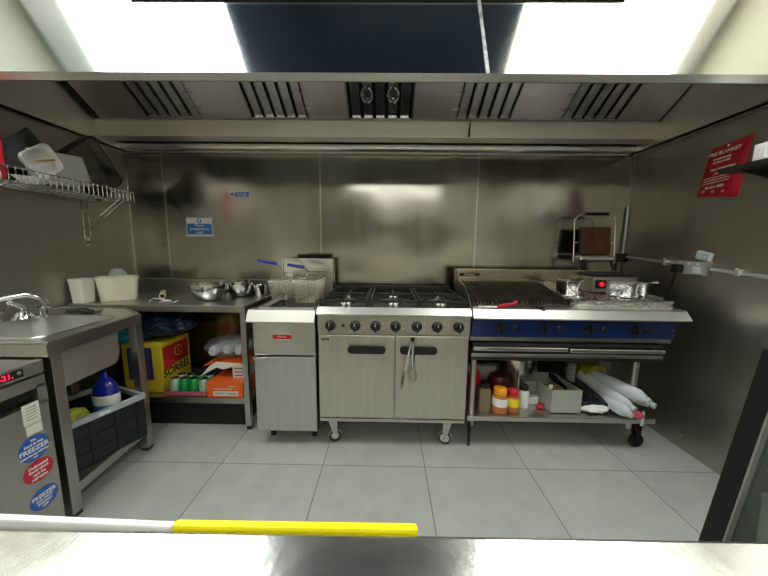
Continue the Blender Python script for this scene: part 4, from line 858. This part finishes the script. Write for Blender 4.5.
# ------------------------------------------------------------------ right wall
fb = thing('fire_blanket', (RW-.02, 1.78, 1.6), 'red fire blanket pouch with white printing on the right wall', 'fire blanket')
m = M(); P = [(1.668, 1.888), (1.868, 1.872), (1.918, 1.606), (1.70, 1.572)]
def lerp4(u, v): 
    a = Vector((*P[0], 0)).lerp(Vector((*P[1], 0)), u); b = Vector((*P[3], 0)).lerp(Vector((*P[2], 0)), u); c = a.lerp(b, v); return c
n = 16; grid = []
for i in range(n+1):
    row = []
    for j in range(n+1):
        c = lerp4(i/n, j/n); bl = (math.sin(PI*i/n)*math.sin(PI*j/n))**.45*.022
        row.append(m.bm.verts.new((RW-.006-bl, c.x, c.y)))
    grid.append(row)
for i in range(n):
    for j in range(n): m.bm.faces.new((grid[i][j], grid[i+1][j], grid[i+1][j+1], grid[i][j+1])).smooth = True
m.prism([(RW-.006, p[0], p[1]) for p in P], (.005, 0, 0)); m.add('pouch', REDV, fb, ang=60)
m = M(); xd = (0, -1, .04); yd = (0, -.12, 1); X_ = RW-.031
def ft(tx, u, v, s_, b=.0006):
    c = lerp4(u, v); m.text(tx, (X_, c.x, c.y), xd, yd, s_, 0, .0006, bold=b)
ft('FIRE BLANKET', .5, .17, .026); 
for k_ in range(2): ft('IN CASE OF FIRE', .5, .28+.06*k_, .012)
ft('PULL TAPES DOWN', .42, .47, .014); ft('AND RELEASE', .42, .55, .012)
for k_ in range(3): ft('cover the burning area and turn off heat', .5, .62+.05*k_, .0085, .0003)
ft('BS EN 1869', .5, .81, .020)
for u in (.25, .5, .75): ft('O', u, .90, .018)
c = lerp4(.38, .47)
m.add('printing', [INK], fb)
m = M(); c = lerp4(.5, .06); m.lathe((X_+.012, c.x, c.y), [(.007, 0), (.004, .004), (0, .004)], 12, axis=(-1, 0, 0)); m.add('eyelet', CHROME, fb)
ws = thing('wall_shelf', (1.75, 1.2, 1.66), 'dark grey shelf jutting from the right wall below the blue and white box', 'shelf')
m = M(); m.bx(1.66, RW-.001, .95, 1.575, 1.660, 1.683, 0, .002); m.add('shelf_board', DARKST, ws)
m = M(); m.prism([(1.70, 1.5, 1.66), (RW-.001, 1.5, 1.66), (RW-.001, 1.5, 1.60)], (0, .01, 0)); m.add('bracket', BLKM, ws)
m = M(); m.bx(1.705, 1.80, 1.20, 1.475, 1.684, 1.765, 0, .002); m.bx(1.7035, 1.705, 1.22, 1.41, 1.688, 1.735, 1); m.bx(1.7035, 1.705, 1.43, 1.465, 1.70, 1.745, 2)
for i in range(3): m.bx(1.7028, 1.7036, 1.24, 1.40, 1.70+i*.012, 1.704+i*.012, 0)
m.add('glove_box', [WHITEP, mat('light_blue_print', (.18, .42, .78), .5), PAPER], label='white and light blue box lying on the right wall shelf', cat='box')
# conduit
co = thing('cable_conduit', (RW-.02, 1.9, 1.15), 'galvanised steel conduit running along the right wall', 'conduit')
m = M(); m.tube([(RW-.014, 2.435, 1.62), (RW-.014, 2.43, 1.225)], .008, 12); m.add('vertical_pipe', GALV, co)
m = M(); m.tube([(RW-.014, 2.40, 1.222), (RW-.014, 1.94, 1.184)], .011, 12); m.tube([(RW-.014, 1.76, 1.165), (RW-.014, .6, 1.085)], .011, 12); m.add('horizontal_pipe', GALV, co)
m = M(); m.cy((RW-.001, 2.42, 1.215), (RW-.04, 2.42, 1.215), .035); m.add('junction_box', DARKST, co)
for y in (2.05, 1.62): m = M(); z = 1.184+(y-1.94)*.083; m.bx(RW-.03, RW-.001, y-.012, y+.012, z-.018, z+.018, 0, .003); m.lathe((RW-.03, y, z+.02), [(.008, 0), (.006, .006), (0, .007)], 10, axis=(0, 0, 1)); m.add('saddle_clip', GALV, co)
so = thing('wall_socket', (RW-.02, 1.82, 1.12), 'grey metal double socket on the right wall conduit', 'socket')
m = M(); m.bx(RW-.045, RW-.001, 1.765, 1.935, 1.125, 1.215, 0, .004); m.add('back_box', STEEL, so)
m = M(); m.bx(RW-.050, RW-.045, 1.770, 1.930, 1.130, 1.210, 0, .002); m.bx(RW-.053, RW-.050, 1.785, 1.830, 1.14, 1.18, 1); m.bx(RW-.054, RW-.050, 1.795, 1.81, 1.19, 1.203, 1); m.bx(RW-.054, RW-.050, 1.85, 1.865, 1.19, 1.203, 1); m.add('face_plate', [mat('socket_grey', (.45, .47, .47), .4), WHITEP], so)
pl = thing('power_plug', (RW-.08, 1.89, 1.13), 'black plug and cable in the wall socket', 'plug')
m = M(); m.bx(RW-.10, RW-.054, 1.875, 1.93, 1.135, 1.19, 0, .012); m.add('plug_body', BLACK, pl)
m = M(); m.tube([(RW-.078, 1.905, 1.135), (RW-.07, 1.93, 1.06), (RW-.05, 1.985, .98), (RW-.04, 2.06, .90), (RW-.04, 2.10, .80), (RW-.05, 2.15, .70)], .006, 8); m.add('cable', CABLE, pl)
m = M(); m.bx(-.012, .012, -.045, .045, 0, .055, 0, .012); m.bx(-.0135, -.012, -.035, .035, .010, .045, 1); m.bx(-.0145, -.0135, -.025, -.008, .018, .030, 0); m.bx(-.0145, -.0135, .006, .02, .018, .03, 0)
m.xf(Matrix.Translation((RW-.03, 1.80, 1.217)) @ Matrix.Rotation(R(12), 4, 'X')); m.add('wall_timer', [WHITEP, LCD], label='small white and blue device resting on top of the wall socket', cat='timer')

# ------------------------------------------------------------------ glass fronted cooler at the right edge
fc = thing('display_cooler', (1.5, .6, 0), 'black framed glass door cooler at the right edge', 'cooler')
def fxx(z): return 1.205-.135*(1-z/.965)                     # the front leans out towards the floor
YC = .925
m = M(); H = .965
m.prism([(fxx(0)+.05, YC-.001, 0), (fxx(H)+.05, YC-.001, H), (1.87, YC-.001, H), (1.87, YC-.001, 0)], (0, -.02, 0)); m.bx(1.85, 1.87, .1, YC, 0, H); m.bx(1.255, 1.87, .1, YC, H-.02, H); m.bx(1.09, 1.87, .1, YC, 0, .06)
m.prism([(fxx(0)+.05, .1, 0), (fxx(H)+.05, .1, H), (1.87, .1, H), (1.87, .1, 0)], (0, .02, 0)); m.add('cabinet', STEEL, fc)
def fq(y0, y1, z0, z1, t0, t1): return [(fxx(z0)+t0, y0, z0), (fxx(z1)+t0, y0, z1), (fxx(z1)+t1, y0, z1), (fxx(z0)+t1, y0, z0)], (0, y1-y0, 0)
m = M()
for a in ((YC-.055, YC, .0, H), (.1, .155, 0, H), (.155, YC-.055, H-.05, H), (.155, YC-.055, .06, .12)): m.prism(*fq(*a, 0, .045))
dd = m.add('door_frame', mat('cooler_black', (.008, .008, .009), .5), fc)
m = M(); m.prism(*fq(YC-.062, YC-.056, .12, H-.05, .002, .02)); m.add('gasket', RUB, dd)
m = M(); m.prism(*fq(.155, YC-.062, .12, H-.05, .02, .026)); m.add('door_glass', SMOKE, dd)
for z in (.33, .60): m = M(); m.bx(fxx(z)+.07, 1.84, .13, YC-.03, z-.008, z); m.add('shelf', STEELD, fc)
k = 0
for z, cols in ((.602, (YELB, WHITEP, YLAB)), (.332, (WHITEP, RED, YELB)), (.062, (RED, WHITEP, RED))):
    for i, mt in enumerate(cols):
        m = M(); y = .80-i*.17; x = fxx(z)+.15; m.loft([rrect(x, y, .12, .13, .02, z), rrect(x, y, .125, .135, .02, z+.15), rrect(x, y, .13, .14, .02, z+.155), rrect(x, y, .13, .14, .02, z+.17)])
        m.add('food_tub', mt, label='%s tub %s on the %s level of the glass door cooler' % ({'yellow_card': 'mustard yellow', 'white_plastic': 'white', 'yellow_label': 'bright yellow', 'red_plastic': 'red'}[mt.name], ['at the far end', 'in the middle', 'at the near end'][i], ['top', 'middle', 'bottom'][k]), cat='tub', group='tubs in the cooler')
    k += 1

# ------------------------------------------------------------------ foreground counter and boards
ct = thing('front_counter', (0, 0, 0), 'stainless steel counter across the bottom of the view', 'counter')
m = M(); m.bx(-1.05, 1.0, -.42, .340, .865, .9, 0, .006); m.xf(Matrix.Rotation(R(.3), 4, 'Z')); m.add('worktop', CTR, ct)
for x in (-.98, .93):
    for y in (-.38, .26): m = M(); m.bx(x, x+.04, y, y+.04, 0, .866); m.add('leg', STEELD, ct)
m = M(); m.bx(-.98, .97, -.38, .30, .25, .28); m.add('undershelf', STEELD, ct)
m = M(); m.bx(-.76, -.292, .337, .347, .58, .8985, 0, .003); m.xf(Matrix.Rotation(R(-1.3), 4, 'Z')); m.add('chopping_board', WHITEP, label='white chopping board standing on edge behind the front counter', cat='chopping board', group='boards hung behind the counter')
m = M(); m.bx(-.284, .047, .346, .358, .58, .899, 0, .004); m.xf(Matrix.Rotation(R(.3), 4, 'Z')); m.add('chopping_board', YEL, label='bright yellow chopping board standing on edge behind the front counter', cat='chopping board', group='boards hung behind the counter')
m = M(); m.bx(-.78, .08, .3445, .376, .56, .58); m.bx(-.78, .08, .376, .38, .56, .66); m.add('board_rack', STEELD, ct)

# ------------------------------------------------------------------ camera, world, render settings
cam = bpy.data.cameras.new('camera'); co_ = bpy.data.objects.new('camera', cam); C.objects.link(co_)
cam.sensor_fit = 'HORIZONTAL'; cam.sensor_width = 36; cam.lens = 294.93/768*36; cam.clip_start = .02
p, yw, r = -.13412, -.01139, .010984
f = Vector((math.sin(yw)*math.cos(p), math.cos(yw)*math.cos(p), math.sin(p))); rt = Vector((math.cos(yw), -math.sin(yw), 0)); up = rt.cross(f)
rt2 = math.cos(r)*rt+math.sin(r)*up; up2 = -math.sin(r)*rt+math.cos(r)*up
co_.matrix_world = Matrix.Translation((0, 0, 1.27)) @ Matrix((rt2, up2, -f)).transposed().to_4x4()
sc = bpy.context.scene; sc.camera = co_
w = bpy.data.worlds.new('w'); sc.world = w; w.use_nodes = True; w.node_tree.nodes['Background'].inputs[0].default_value = (.9, .95, 1, 1); w.node_tree.nodes['Background'].inputs[1].default_value = .05
sc.view_settings.view_transform = 'Standard'; sc.view_settings.look = 'None'; sc.view_settings.exposure = .35; sc.view_settings.gamma = 1
